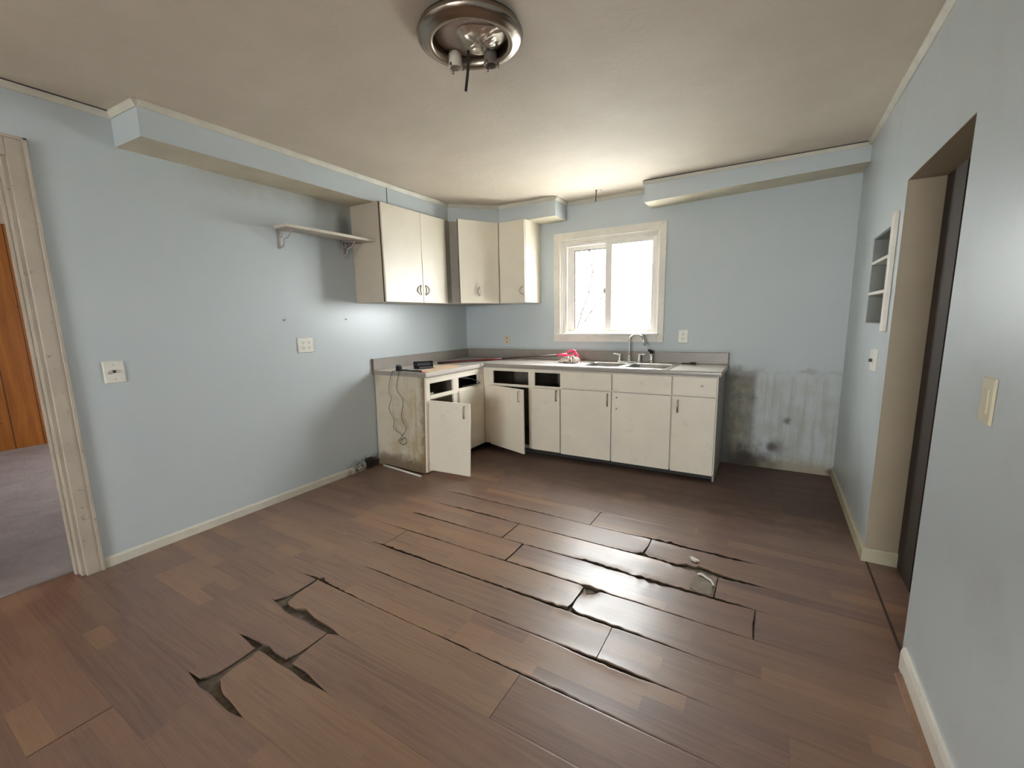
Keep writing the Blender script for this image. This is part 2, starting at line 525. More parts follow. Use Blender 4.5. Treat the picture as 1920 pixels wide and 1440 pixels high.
# ------------------------------------------------------------------ mesh helpers
class MB:
    def __init__(s):
        s.bm = bmesh.new()
        s.mi = 0

    def face(s, vs):
        try:
            f = s.bm.faces.new(vs)
            f.material_index = s.mi
            return f
        except ValueError:
            return None

    def box(s, x0, x1, y0, y1, z0, z1):
        return s.hexa([(x0, y0, z0), (x1, y0, z0), (x1, y1, z0), (x0, y1, z0)],
                      [(x0, y0, z1), (x1, y0, z1), (x1, y1, z1), (x0, y1, z1)])

    def hexa(s, lo, hi):
        a = [s.bm.verts.new(p) for p in lo]
        b = [s.bm.verts.new(p) for p in hi]
        n = len(a)
        s.face(a[::-1])
        s.face(b)
        for i in range(n):
            j = (i + 1) % n
            s.face([a[i], a[j], b[j], b[i]])
        return s

    def prism(s, poly, z0, z1):
        return s.hexa([(x, y, z0) for x, y in poly], [(x, y, z1) for x, y in poly])

    def extrude(s, prof, A, B, up=(0, 0, 1), side=None):
        """sweep a 2D profile (a across, b up) from A to B"""
        A, B = Vector(A), Vector(B)
        d = (B - A).normalized()
        up = Vector(up)
        sd = Vector(side) if side else d.cross(up).normalized()
        a = [s.bm.verts.new(A + sd * p + up * q) for p, q in prof]
        b = [s.bm.verts.new(B + sd * p + up * q) for p, q in prof]
        n = len(a)
        s.face(a[::-1])
        s.face(b)
        for i in range(n):
            j = (i + 1) % n
            s.face([a[i], a[j], b[j], b[i]])
        return s

    def tube(s, pts, r, n=10, caps=True):
        pts = [Vector(p) for p in pts]
        rs = r if isinstance(r, (list, tuple)) else [r] * len(pts)
        rings = []
        prev = None
        for i, p in enumerate(pts):
            if i == 0:
                t = pts[1] - p
            elif i == len(pts) - 1:
                t = p - pts[-2]
            else:
                t = (pts[i + 1] - p).normalized() + (p - pts[i - 1]).normalized()
            t.normalize()
            if prev is None:
                q = Vector((0, 0, 1)) if abs(t.z) < 0.9 else Vector((1, 0, 0))
                a = t.cross(q).normalized()
            else:
                a = (prev - t * prev.dot(t)).normalized()
            prev = a
            c = t.cross(a)
            rings.append([s.bm.verts.new(p + (a * math.cos(2 * math.pi * k / n) + c * math.sin(2 * math.pi * k / n)) * rs[i]) for k in range(n)])
        for i in range(len(rings) - 1):
            for k in range(n):
                l = (k + 1) % n
                f = s.face([rings[i][k], rings[i][l], rings[i + 1][l], rings[i + 1][k]])
                if f:
                    f.smooth = True
        if caps:
            s.face(rings[0][::-1])
            s.face(rings[-1])
        return s

    def lathe(s, prof, c=(0, 0, 0), n=48, axis='z', smooth=True):
        rings = []
        for r, h in prof:
            ring = []
            for k in range(n):
                a = 2 * math.pi * k / n
                x, y = r * math.cos(a), r * math.sin(a)
                p = {'z': (x, y, h), 'y': (x, h, y), 'x': (h, x, y)}[axis]
                ring.append(s.bm.verts.new((c[0] + p[0], c[1] + p[1], c[2] + p[2])))
            rings.append(ring)
        for i in range(len(rings) - 1):
            for k in range(n):
                l = (k + 1) % n
                f = s.face([rings[i][k], rings[i][l], rings[i + 1][l], rings[i + 1][k]])
                if f:
                    f.smooth = smooth
        s.face(rings[0][::-1])
        s.face(rings[-1])
        return s

    def build(s, name, mats, parent=None, bevel=0.0, seg=2):
        bmesh.ops.recalc_face_normals(s.bm, faces=s.bm.faces)
        me = bpy.data.meshes.new(name)
        s.bm.to_mesh(me)
        s.bm.free()
        if not isinstance(mats, (list, tuple)):
            mats = [mats]
        for m in mats:
            me.materials.append(m)
        o = bpy.data.objects.new(name, me)
        COL.objects.link(o)
        if parent:
            o.parent = parent
            o.matrix_parent_inverse = parent.matrix_world.inverted()
        if bevel:
            md = o.modifiers.new('bevel', 'BEVEL')
            md.width = bevel
            md.segments = seg
            md.limit_method = 'ANGLE'
        return o


def structure(o):
    o['kind'] = 'structure'
    return o


def tag(o, label, cat, group=None):
    o['label'] = label
    o['category'] = cat
    if group:
        o['group'] = group
    return o


def thing(name, loc, label, cat, group=None):
    o = bpy.data.objects.new(name, None)
    o.empty_display_size = 0.05
    COL.objects.link(o)
    o.location = loc
    bpy.context.view_layer.update()
    return tag(o, label, cat, group)


# ================================================================== SHELL
# walls
DY0, DY1, DZ = -4.50, -3.666, 2.178           # doorway to the side room (left wall)
m = MB()
m.box(-0.12, 0, DY1, 0.15, 0, H).box(-0.12, 0, YR, DY0, 0, H).box(-0.12, 0, DY0, DY1, DZ, H)
structure(m.build('wall_left', M['wall_left']))

WX0, WX1, WZ0, WZ1 = 1.246, 2.252, 1.185, 2.150
m = MB()
m.box(0, WX0, 0, 0.10, 0, H).box(WX1, W + 0.14, 0, 0.10, 0, H).box(WX0, WX1, 0, 0.10, 0, WZ0).box(WX0, WX1, 0, 0.10, WZ1, H)
structure(m.build('wall_back', M['wall_back']))

RY0, RY1, RZ = -2.312, -1.470, 1.976          # doorway in the right wall
NY0, NY1, NZ0, NZ1 = -1.330, -0.760, 1.285, 1.800   # shelf niche
m = MB()
m.box(W, W + 0.14, RY1, NY0, 0, H).box(W, W + 0.14, NY1, 0, 0, H)
m.box(W, W + 0.14, NY0, NY1, 0, NZ0).box(W, W + 0.14, NY0, NY1, NZ1, H)
m.box(W, W + 0.14, YR, RY0, 0, H).box(W, W + 0.14, RY0, RY1, RZ, H)
structure(m.build('wall_right', M['wall_right']))

RWX0, RWX1, RWZ0, RWZ1 = 1.5, 3.55, 0.8, 2.1  # added unseen window, placed to light the back wall and cabinets
m = MB()
m.box(-0.12, RWX0, YR - 0.15, YR, 0, H).box(RWX1, W + 0.14, YR - 0.15, YR, 0, H)
m.box(RWX0, RWX1, YR - 0.15, YR, 0, RWZ0).box(RWX0, RWX1, YR - 0.15, YR, RWZ1, H)
structure(m.build('wall_rear', M['rear_tan']))

m = MB()
m.box(-0.12, W + 0.14, YR - 0.15, 0.15, H, H + 0.12)
structure(m.build('ceiling', M['ceiling']))


# ---- floor: laid planks with gaps, chipped corners and swollen edges
def S(k, x):
    return -1.525 - 0.2177 * k - 0.018 * x


joints = {0: [1.01, 2.245], 1: [1.41, 2.646], 2: [0.59, 1.822, 3.040], 3: [0.74, 1.977, 3.216], 4: [1.220, 2.460],
          5: [0.2, 1.44, 2.675], 6: [0.85, 2.09, 3.33], 7: [1.190, 2.446], 8: [0.35, 1.592, 2.83], 9: [0.17, 1.408, 2.65],
          10: [0.62, 1.86, 3.1], 11: [1.227, 2.46]}
rj = random.Random(3)
for k in range(-9, 39):
    if k not in joints:
        o = rj.uniform(0.1, 1.2)
        joints[k] = [o, o + 1.235, o + 2.47]

# crack profiles: seam -> list of (points (x, mm)), eroding the upper row's lower edge ('u') or lower row's upper edge ('l')
crack_u = {
    0: [(1.9, 0), (2.1, 2), (2.24, 3), (2.5, 0)],
    1: [(1.02, 0), (1.1, 6), (1.5, 5), (1.9, 6), (2.05, 3), (2.3, 2), (2.55, 4), (2.62, 14), (2.73, 20), (2.83, 8), (3.1, 7), (3.2, 0)],
    2: [(1.05, 0), (1.4, 8), (1.6, 9), (1.8, 3), (2.1, 4), (2.4, 4), (2.58, 8), (2.62, 22), (2.66, 14), (2.8, 6), (2.85, 12), (2.90, 24), (2.95, 30), (3.0, 16), (3.06, 8), (3.2, 3), (3.3, 0)],
    3: [(1.05, 0), (1.1, 8), (1.3, 6), (1.65, 4), (1.8, 3), (2.0, 4), (2.3, 5), (2.34, 14), (2.42, 9), (2.46, 14), (2.58, 11), (2.64, 2), (2.68, 8), (2.9, 8), (3.1, 6), (3.3, 0)],
    4: [(0.85, 0), (1.15, 3), (1.25, 6), (1.8, 3), (1.95, 6), (2.4, 6), (2.44, 7), (2.48, 12), (2.53, 8), (2.58, 3), (2.8, 4), (3.1, 2), (3.3, 0)],
    5: [(1.1, 0), (1.22, 8), (1.5, 8), (1.7, 4), (2.2, 6), (2.42, 9), (2.46, 16), (2.52, 6), (2.7, 7), (2.95, 3), (3.1, 0)],
    6: [(1.3, 0), (1.4, 4), (2.0, 3), (2.5, 3), (2.7, 6), (2.9, 3), (3.1, 0)],
    7: [(1.05, 0), (1.12, 4), (1.2, 16), (1.25, 8), (1.5, 3), (1.9, 2), (2.2, 5), (2.5, 5), (2.9, 2), (3.2, 0)],
    8: [(1.12, 0), (1.16, 4), (1.185, 10), (1.19, 52), (1.25, 16), (1.306, 12), (1.352, 40), (1.40, 31), (1.51, 18), (1.60, 15), (1.65, 2), (1.8, 0)],
    9: [(1.25, 2), (1.35, 16), (1.433, 26), (1.486, 17), (1.569, 20), (1.635, 23), (1.718, 18), (1.84, 2), (1.86, 0)],
    10: [(1.28, 0), (1.373, 6), (1.41, 9), (1.42, 44), (1.45, 38), (1.481, 26), (1.55, 16), (1.67, 3), (1.7, 0)],
}
crack_l = {
    1: [(2.6, 0), (2.8, 5), (3.1, 10), (3.2, 0)],
    2: [(2.75, 0), (2.81, 12), (2.9, 16), (2.97, 20), (3.05, 14), (3.16, 8), (3.25, 0)],
    3: [(2.4, 0), (2.53, 9), (2.6, 2), (2.68, 13), (2.82, 12), (3.05, 5), (3.2, 0)],
    4: [(2.44, 2), (2.47, 14), (2.50, 34), (2.53, 30), (2.55, 4), (2.7, 0)],
    5: [(1.2, 0), (1.3, 4), (1.6, 4), (2.1, 2), (2.4, 5), (2.65, 4), (2.8, 0)],
    6: [(2.5, 0), (2.62, 6), (2.72, 10), (2.78, 9), (2.9, 2), (3.0, 0)],
    8: [(1.15, 0), (1.17, 6), (1.274, 20), (1.453, 19), (1.595, 15), (1.64, 0)],
    9: [(1.262, 0), (1.375, 11), (1.473, 8), (1.573, 12), (1.642, 7), (1.733, 12), (1.84, 2), (1.86, 0)],
    10: [(1.29, 0), (1.4, 12), (1.494, 11), (1.62, 16), (1.673, 6), (1.69, 0)],
}
# end joints: (row, index) -> (gap mm on the left plank's end, gap mm on the right plank's start), each as list over t (0 lower seam .. 1 upper seam)
ends = {
    (0, 2.245): ([3, 3], [3, 3]), (1, 2.646): ([10, 3, 3], [3, 4, 4]), (2, 1.822): ([5, 4, 4], [3, 3, 3]),
    (3, 1.977): ([6, 3, 8], [6, 4, 6]), (4, 1.220): ([2, 2], [2, 2]),
    (4, 2.460): ([12, 5, 5, 4, 3], [8, 5, 5, 8, 10]), (5, 2.675): ([2, 1.6, 2], [2, 1.6, 2]),
    (2, 3.040): ([5, 2, 3], [3, 3, 2]), (3, 3.216): ([3, 8, 2], [2, 2, 2]),
    (7, 1.190): ([28, 6, 5, 6, 10], [34, 20, 8, 8, 6]), (8, 1.592): ([16, 4, 4, 3], [26, 10, 4, 2]),
    (9, 1.408): ([34, 10, 6, 6, 10], [38, 26, 22, 20, 22]), (11, 1.227): ([2, 2], [2, 2]), (7, 2.446): ([1, 1], [1, 1]),
}


TAN = {(7, 1.190): 0.9, (9, 1.408): 1.0, (8, 1.592): 0.35, (8, 0.35): 0.1, (9, 0.17): 0.1, (4, 1.220): 0.7, (3, 0.74): 0.6, (5, 0.2): 0.7, (6, 0.85): 0.45, (5, 1.44): 0.4,
       (7, -0.2): 0.2, (11, 1.227): 0.1, (10, 0.62): 0.15, (11, -0.2): 0.5}


def pl(tab, x):
    if not tab or x <= tab[0][0] or x >= tab[-1][0]:
        return 0.0
    for (a, p), (b, q) in zip(tab, tab[1:]):
        if a <= x <= b:
            return p + (q - p) * (x - a) / (b - a)
    return 0.0


def plt(lst, t):
    i = t * (len(lst) - 1)
    a = min(int(i), len(lst) - 2)
    return lst[a] + (lst[a + 1] - lst[a]) * (i - a)


def build_floor():
    me = bpy.data.meshes.new('floor')
    verts, faces, attr, mats, tan = [], [], [], [], []
    vprof = [0.0, 0.012, 0.035, 0.09, 0.25, 0.5, 0.75, 0.91, 0.965, 0.988, 1.0]
    ZB = -0.011
    rp = random.Random(11)
    for k in range(-9, 39):
        js = [-0.2] + [j for j in joints[k] if -0.15 < j < W + 0.1] + [W + 0.16]
        for a, b in zip(js, js[1:]):
            rnd = rp.random()
            tv = TAN.get((k, a), rp.random() ** 2 * 0.55)
            fine = (0 <= k <= 11)
            wmul = 1.35 if k < 7 else 1.0
            amp = 0.9 if k < 7 else 0.4
            fq = 38 if k < 7 else 13
            step = 0.012 if fine else 0.08
            nu = max(2, int((b - a) / step))
            eL = ends.get((k, a), ([1, 1], [0.1, 0.1]))[1]
            eR = ends.get((k, b), ([0.1, 0.1], [1, 1]))[0]
            base = len(verts)
            nv = len(vprof)
            for i in range(nu + 1):
                u = i / nu
                for jj, t in enumerate(vprof):
                    g0 = plt(eL, t)
                    g1 = plt(eR, t)
                    if g0 > 2:
                        g0 *= 1 + 0.5 * noise.noise((t * 9, a * 7, k))
                    if g1 > 2:
                        g1 *= 1 + 0.5 * noise.noise((t * 9, b * 7, k + 5))
                    xl, xr = a + g0 / 1000, b - g1 / 1000
                    x = xl + (xr - xl) * u
                    lo = pl(crack_u.get(k + 1), x)
                    hi = pl(crack_l.get(k), x)
                    if lo > 0:
                        lo = max(0.3, lo * (1 + amp * noise.noise((x * fq, k * 3.1, 0.5))))
                    if hi > 0:
                        hi = max(0.3, hi * (1 + amp * noise.noise((x * fq, k * 3.1, 7.5))))
                    y0 = S(k + 1, x) + (0.15 + lo * wmul) / 1000
                    y1 = S(k, x) - (0.15 + hi * wmul) / 1000
                    y = y0 + (y1 - y0) * t
                    # swelling along wet edges, cupping
                    sw0 = min(1.0, pl(crack_u.get(k + 1), x) / 8.0)
                    sw1 = min(1.0, max(pl(crack_l.get(k), x), pl(crack_u.get(k), x) * 0.7) / 8.0)
                    d0, d1 = (y - y0), (y1 - y)
                    z = 0.0
                    z += 0.0030 * sw0 * math.exp(-(d0 / 0.020) ** 2)
                    z += 0.0030 * sw1 * math.exp(-(d1 / 0.020) ** 2)
                    z += 0.0015 * noise.noise((x * 2.2, y * 2.2, 1.0)) if fine else 0
                    # worn rounded lip
                    lip = 0.0004
                    if t in (0.0, 1.0):
                        z -= lip + 0.0015 * (sw0 if t == 0.0 else sw1)
                    if fine and i in (0, nu):
                        z -= 0.0002
                    verts.append((x, y, z))
                    attr.append((x - a + rnd * 3.0, min(0.999, max(0.001, (y - S(k + 1, x)) / 0.2177)), rnd * 50.0))
                    tan.append(tv)
            for i in range(nu):
                for jj in range(nv - 1):
                    q = base + i * nv + jj
                    faces.append((q, q + nv, q + nv + 1, q + 1))
                    mats.append(0)
            # skirts down to the subfloor
            rim = [base + i * nv for i in range(nu + 1)] + [base + nu * nv + j for j in range(1, nv)] + \
                  [base + i * nv + nv - 1 for i in range(nu - 1, -1, -1)] + [base + j for j in range(nv - 2, 0, -1)]
            t2 = len(verts)
            for r in rim:
                verts.append(verts[r])
                attr.append(attr[r])
                tan.append(tv)
            b2 = len(verts)
            for r in rim:
                verts.append((verts[r][0], verts[r][1], ZB))
                attr.append(attr[r])
                tan.append(tv)
            rim = list(range(t2, t2 + len(rim)))
            for i in range(len(rim)):
                j = (i + 1) % len(rim)
                faces.append((rim[i], b2 + i, b2 + j, rim[j]))
                mats.append(1)
    q = len(verts)
    for p in ((-0.2, YR - 0.3), (W + 0.2, YR - 0.3), (W + 0.2, 0.3), (-0.2, 0.3)):
        verts.append((p[0], p[1], ZB + 0.001))
        attr.append((0, 0, 0))
        tan.append(0.0)
    faces.append((q, q + 1, q + 2, q + 3))
    mats.append(2)
    me.from_pydata(verts, [], faces)
    for mt in (M['floor'], M['core'], M['subfloor']):
        me.materials.append(mt)
    me.polygons.foreach_set('material_index', mats)
    me.polygons.foreach_set('use_smooth', [mm == 0 for mm in mats])
    at = me.attributes.new('plank', 'FLOAT_VECTOR', 'POINT')
    at.data.foreach_set('vector', [c for v in attr for c in v])
    a2 = me.attributes.new('tan', 'FLOAT', 'POINT')
    a2.data.foreach_set('value', tan)
    # trim what would run out under the walls
    bm = bmesh.new()
    bm.from_mesh(me)
    for co, no in (((-0.13, 0, 0), (-1, 0, 0)), ((W + 0.15, 0, 0), (1, 0, 0)), ((0, 0.1, 0), (0, 1, 0)), ((0, YR - 0.1, 0), (0, -1, 0))):
        bmesh.ops.bisect_plane(bm, geom=bm.verts[:] + bm.edges[:] + bm.faces[:], plane_co=co, plane_no=no, clear_outer=True)
    bm.to_mesh(me)
    bm.free()
    me.update()
    o = bpy.data.objects.new('floor', me)
    COL.objects.link(o)
    return structure(o)


build_floor()


# ---- crown mouldings, soffits
def crown(name, pts, inward_flip=False, mat='crown', sz=0.034, th=0.02, z=H):
    m = MB()
    for A, B in zip(pts, pts[1:]):
        A3, B3 = Vector((A[0], A[1], z)), Vector((B[0], B[1], z))
        d = (B3 - A3).normalized()
        sd = Vector((d.y, -d.x, 0)) * (-1 if inward_flip else 1)
        prof = [(0, -0.001), (th, -0.001), (th, -0.010), (0.006, -sz), (0, -sz)]
        m.extrude(prof, A3, B3, (0, 0, 1), sd)
    return structure(m.build(name, M[mat]))


SD, ZS = 0.292, 2.343
spoly = [(0.0, -3.235), (SD, -3.222), (SD, -0.66), (0.675, -0.29), (1.319, -0.29), (1.319, 0.0), (0, 0)]


def soffit(name, poly, zs, open_extra=None):
    m = MB()
    lo = [m.bm.verts.new((x, y, z)) for (x, y), z in zip(poly, zs)]
    hi = [m.bm.verts.new((x, y, H)) for x, y in poly]
    m.mi = 1
    m.face(lo[::-1])
    m.mi = 0
    m.face(hi)
    for i in range(len(poly)):
        j = (i + 1) % len(poly)
        m.face([lo[i], lo[j], hi[j], hi[i]])
    return structure(m.build(name, [M['wall'], M['soffit_bottom']]))


soffit('trim_1', spoly, [ZS] * 7)
RX, RD = 2.165, 0.280
soffit('trim_2', [(RX, -RD), (W, -RD), (W, 0), (RX, 0)], [2.343, 2.388, 2.388, 2.343])
crown('trim_3', [(0, -3.235), (SD, -3.222), (SD, -0.66), (0.675, -0.29), (1.319, -0.29), (1.319, 0)])
crown('trim_4', [(1.319, 0), (RX, 0)])
crown('trim_5', [(RX - 0.012, -RD), (W, -RD)], sz=0.030, th=0.014)
crown('trim_6', [(W, -RD), (W, YR)], sz=0.030, th=0.026)
crown('trim_7', [(0, YR), (0, -3.235)])
# thin open joints above the mouldings
m = MB()
m.box(SD, SD + 0.0035, -3.222, -0.66, H - 0.004, H + 0.001)
m.box(SD, SD + 0.0035, -1.492, -1.488, ZS, H - 0.034)
m.box(RX, W, -RD - 0.017, -RD - 0.013, H - 0.006, H + 0.001)
m.box(0.0, 0.024, -3.9, -3.235, H - 0.005, H + 0.001)
structure(m.build('trim_8', M['caulk']))

# baseboards
bprof = [(0, 0), (0.013, 0), (0.013, 0.048), (0.006, 0.060), (0, 0.060)]


def baseboard(name, A, B, side, mat='baseboard', prof=bprof):
    m = MB()
    m.extrude(prof, A, B, (0, 0, 1), side)
    return structure(m.build(name, M[mat]))


baseboard('baseboard_left', (0, -3.592, 0.0005), (0, -1.69, 0.0005), (1, 0, 0))
baseboard('baseboard_rear', (0.05, YR, 0.0005), (W, YR, 0.0005), (0, 1, 0))
baseboard('baseboard_right', (W, 0, 0.0005), (W, RY1 - 0.013, 0.0005), (-1, 0, 0), 'jamb_base', [(0, 0), (0.013, 0), (0.013, 0.066), (0.006, 0.078), (0, 0.078)])
baseboard('baseboard_right', (W, -2.35, 0.0005), (W, YR, 0.0005), (-1, 0, 0), 'trim', [(0, 0), (0.014, 0), (0.014, 0.07), (0.009, 0.088), (0, 0.09)])
baseboard('baseboard_right', (W - 0.014, -2.40, 0.0005), (W - 0.014, YR, 0.0005), (-1, 0, 0), 'rawwood', [(0, 0), (0.022, 0), (0.018, 0.008), (0, 0.01)])
# mould-blackened end of the left baseboard and the stub beyond it
m = MB()
m.extrude([(0, 0), (0.02, 0), (0.02, 0.075), (0.012, 0.095), (0, 0.10)], (0, -1.69, 0.0005), (0, -1.612, 0.0005), (0, 0, 1), (1, 0, 0))
structure(m.build('trim_9', M['kick']))
m = MB()
m.extrude([(0, 0), (0.009, 0), (0.009, 0.05), (0, 0.055)], (0, -1.612, 0.0005), (0, -1.53, 0.0005), (0, 0, 1), (1, 0, 0))
structure(m.build('trim_10', M['greywood']))

# ---- left doorway casing and jambs
m = MB()
m.box(0.0, 0.020, DY1 - 0.004, -3.592, 0, 2.272).box(0.0, 0.020, DY0 - 0.074, DY0 + 0.004, 0, 2.272)
m.box(0.0, 0.020, DY0 + 0.004, DY1 - 0.004, DZ - 0.004, 2.272)
m.box(0.020, 0.026, -3.607, -3.592, 0, 2.272).box(0.02, 0.026, DY0 - 0.074, -3.592, 2.257, 2.272)
d1 = structure(m.build('door_1', M['casing'], bevel=0.006, seg=3))
m = MB()
m.box(-0.122, 0.0, DY1 - 0.020, DY1, 0, DZ).box(-0.122, 0, DY0, DY0 + 0.02, 0, DZ).box(-0.122, 0, DY0 + 0.02, DY1 - 0.02, DZ - 0.02, DZ)
m.box(-0.085, -0.05, DY1 - 0.032, DY1 - 0.02, 0, DZ - 0.02).box(-0.085, -0.05, DY0 + 0.02, DY1 - 0.032, DZ - 0.032, DZ - 0.02)
jb = m.build('door_jamb', M['casing'], d1, bevel=0.003)
structure(jb)

# ---- right doorway: plaster jamb, stained frame and dark hall
m = MB()
m.box(W + 0.0005, W + 0.158, RY1 - 0.004, RY1, 0, RZ - 0.004).box(W + 0.0005, W + 0.158, RY0, RY0 + 0.004, 0, RZ - 0.004)
m.box(W + 0.0005, W + 0.158, RY0, RY1, RZ - 0.004, RZ)
d2 = structure(m.build('door_2', M['tan']))
m = MB()
m.extrude([(0, 0), (0.013, 0), (0.013, 0.066), (0.006, 0.078), (0, 0.078)], (W - 0.013, RY1 - 0.004, 0.0005), (W + 0.150, RY1 - 0.004, 0.0005), (0, 0, 1), (0, -1, 0))
structure(m.build('baseboard_jamb', M['jamb_base'], d2))
m = MB()
m.box(W + 0.158, W + 0.215, RY1 - 0.020, RY1 + 0.02, 0, RZ)
structure(m.build('door_stop', M['greywood'], d2))
m = MB()
m.box(W + 0.215, W + 0.36, RY1 - 0.03, RY1 + 0.03, 0, RZ).box(W + 0.158, W + 0.36, RY0 - 0.03, RY0 + 0.03, 0, RZ)
m.box(W + 0.158, W + 0.36, RY0 - 0.03, RY1 + 0.03, RZ, RZ + 0.05)
structure(m.build('door_frame', M['darkwood'], d2))
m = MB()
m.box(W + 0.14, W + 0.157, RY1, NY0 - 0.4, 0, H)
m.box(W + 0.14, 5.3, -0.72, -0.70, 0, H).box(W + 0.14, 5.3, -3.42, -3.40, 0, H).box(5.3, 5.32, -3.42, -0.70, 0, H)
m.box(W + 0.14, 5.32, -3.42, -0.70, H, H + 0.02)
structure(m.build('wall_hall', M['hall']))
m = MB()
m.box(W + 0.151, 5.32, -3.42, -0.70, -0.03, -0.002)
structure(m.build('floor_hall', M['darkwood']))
# threshold strip
m = MB()
m.extrude([(-0.005, 0), (0.005, 0), (0.004, 0.002), (-0.004, 0.002)], (W + 0.012, RY0, 0.0008), (W + 0.012, RY1 - 0.02, 0.0008), (0, 0, 1), (1, 0, 0))
structure(m.build('trim_11', M['greywood']))

# ---- side room on the left
m = MB()
m.box(-4.32, -4.2, YR, -0.9, 0, H)
structure(m.build('wall_pine', M['pine']))
m = MB()
m.box(-4.2, -0.121, YR, -0.9, -0.02, 0.009)
structure(m.build('floor_carpet', M['carpet']))
m = MB()
m.box(-4.2, -0.12, YR, -0.9, H, H + 0.1)
structure(m.build('ceiling_side', M['rear_white']))
m = MB()
m.box(-4.2, -2.9, -1.02, -0.9, 0, H).box(-2.0, -0.12, -1.02, -0.9, 0, H).box(-2.9, -2.0, -1.02, -0.9, 0, 0.95).box(-2.9, -2.0, -1.02, -0.9, 1.75, H)
m.box(-4.2, -0.12, YR - 0.1, YR, 0, H)
structure(m.build('wall_side', M['rear_white']))
# ---- windows
def window(name, x0, x1, z0, z1, y, sgn, mid=True):
    w = MB()
    cw = 0.073
    t = 0.018 * sgn
    ya, yb = sorted((y, y - t))
    w.box(x0 - cw, x0, ya, yb, z0 - 0.08, z1 + cw).box(x1, x1 + cw - 0.012, ya, yb, z0 - 0.08, z1 + cw)
    w.box(x0, x1, ya, yb, z1, z1 + cw).box(x0, x1, ya, yb, z0 - 0.08, z0 - 0.012)
    return w


y = 0.0
w = window('window_1', WX0, WX1, WZ0 + 0.005, WZ1, 0.0, 1)
win = structure(w.build('window_1', M['trim'], bevel=0.003))
m = MB()
m.box(WX0 - 0.045, WX1 + 0.02, -0.042, 0.019, WZ0 - 0.006, WZ0 + 0.012)
structure(m.build('window_sill', M['vinyl'], win, bevel=0.004))
m = MB()                                                     # jamb liner with two stepped stops
for (a, b, dpt0, dpt1) in ((0.0, 0.016, -0.001, 0.10), (0.016, 0.034, 0.010, 0.10)):
    m.box(WX0 + a, WX0 + b, dpt0, dpt1, WZ0 + 0.012, WZ1).box(WX1 - b, WX1 - a, dpt0, dpt1, WZ0 + 0.012, WZ1)
    m.box(WX0 + b, WX1 - b, dpt0, dpt1, WZ1 - b, WZ1 - a)
structure(m.build('window_jamb', M['trim'], win, bevel=0.002))
gx0, gx1, gz0, gz1 = WX0 + 0.034, WX1 - 0.034, WZ0 + 0.012, WZ1 - 0.034
m = MB()                                                     # vinyl slider frame
fw = 0.030
m.box(gx0, gx0 + fw, 0.020, 0.085, gz0, gz1).box(gx1 - fw, gx1, 0.020, 0.085, gz0, gz1)
m.box(gx0 + fw, gx1 - fw, 0.020, 0.085, gz1 - fw, gz1).box(gx0 + fw, gx1 - fw, 0.020, 0.085, gz0, gz0 + 0.02)
structure(m.build('window_frame', M['vinyl'], win, bevel=0.003))
MXL, MXR = 1.722, 1.800
m = MB()                                                     # left sliding sash, set further out
a0, a1, b0, b1 = gx0 + fw, MXR - 0.02, gz0 + 0.02, gz1 - fw
m.box(a0, a0 + 0.065, 0.056, 0.078, b0, b1).box(a1 - 0.04, a1, 0.056, 0.078, b0, b1)
m.box(a0 + 0.065, a1 - 0.04, 0.056, 0.078, b1 - 0.04, b1).box(a0 + 0.065, a1 - 0.04, 0.056, 0.078, b0, b0 + 0.025)
sl = structure(m.build('window_sash', M['vinyl'], win, bevel=0.002))
m = MB()
m.box(a0 + 0.065, a0 + 0.073, 0.060, 0.074, b0 + 0.025, b1 - 0.04).box(a0 + 0.073, a1 - 0.04, 0.060, 0.074, b1 - 0.047, b1 - 0.04)
m.box(1.53, 1.545, 0.056, 0.068, b1 - 0.064, b1 - 0.044)
structure(m.build('window_gasket', M['greywood'], sl))
m = MB()
m.box(a0 + 0.073, a1 - 0.04, 0.066, 0.069, b0 + 0.025, b1 - 0.047)
structure(m.build('window_glass', M['glass'], sl))
m = MB()                                                     # right fixed sash, nearer the room
c0, c1 = MXL, gx1 - fw
m.box(c0, c0 + 0.066, 0.026, 0.054, b0, b1).box(c1 - 0.010, c1, 0.026, 0.054, b0, b1)
m.box(c0 + 0.066, c1 - 0.010, 0.026, 0.054, b1 - 0.020, b1).box(c0 + 0.066, c1 - 0.010, 0.026, 0.054, b0, b0 + 0.018)
sr = structure(m.build('window_sash', M['vinyl'], win, bevel=0.002))
m = MB()
m.box(c0 + 0.066, c1 - 0.010, 0.038, 0.041, b0 + 0.018, b1 - 0.020)
structure(m.build('window_glass', M['glass'], sr))
m = MB()
m.box(MXL - 0.016, MXL + 0.001, 0.028, 0.048, 1.60, 1.648)
structure(m.build('window_latch', M['iron'], sr))

w = window('added_rear_window', RWX0, RWX1, RWZ0, RWZ1, YR, -1)
win2 = structure(w.build('added_rear_window', M['trim']))
m = MB()
for a, b in ((RWX0, RWX0 + 0.05), (2.50, 2.55), (RWX1 - 0.05, RWX1)):
    m.box(a, b, YR - 0.11, YR - 0.05, RWZ0, RWZ1)
m.box(RWX0, RWX1, YR - 0.11, YR - 0.05, RWZ0, RWZ0 + 0.05).box(RWX0, RWX1, YR - 0.11, YR - 0.05, RWZ1 - 0.05, RWZ1)
structure(m.build('window_frame', M['vinyl'], win2))
m = MB()
m.box(RWX0 + 0.05, RWX1 - 0.05, YR - 0.082, YR - 0.079, RWZ0 + 0.05, RWZ1 - 0.05)
structure(m.build('window_glass', M['glass'], win2))

# ---- outdoors
m = MB()
m.box(-14, 18, 0.4, 30, -0.62, -0.55).box(-14, 18, -30, YR - 0.5, -0.62, -0.55)
structure(m.build('ground', M['ground']))


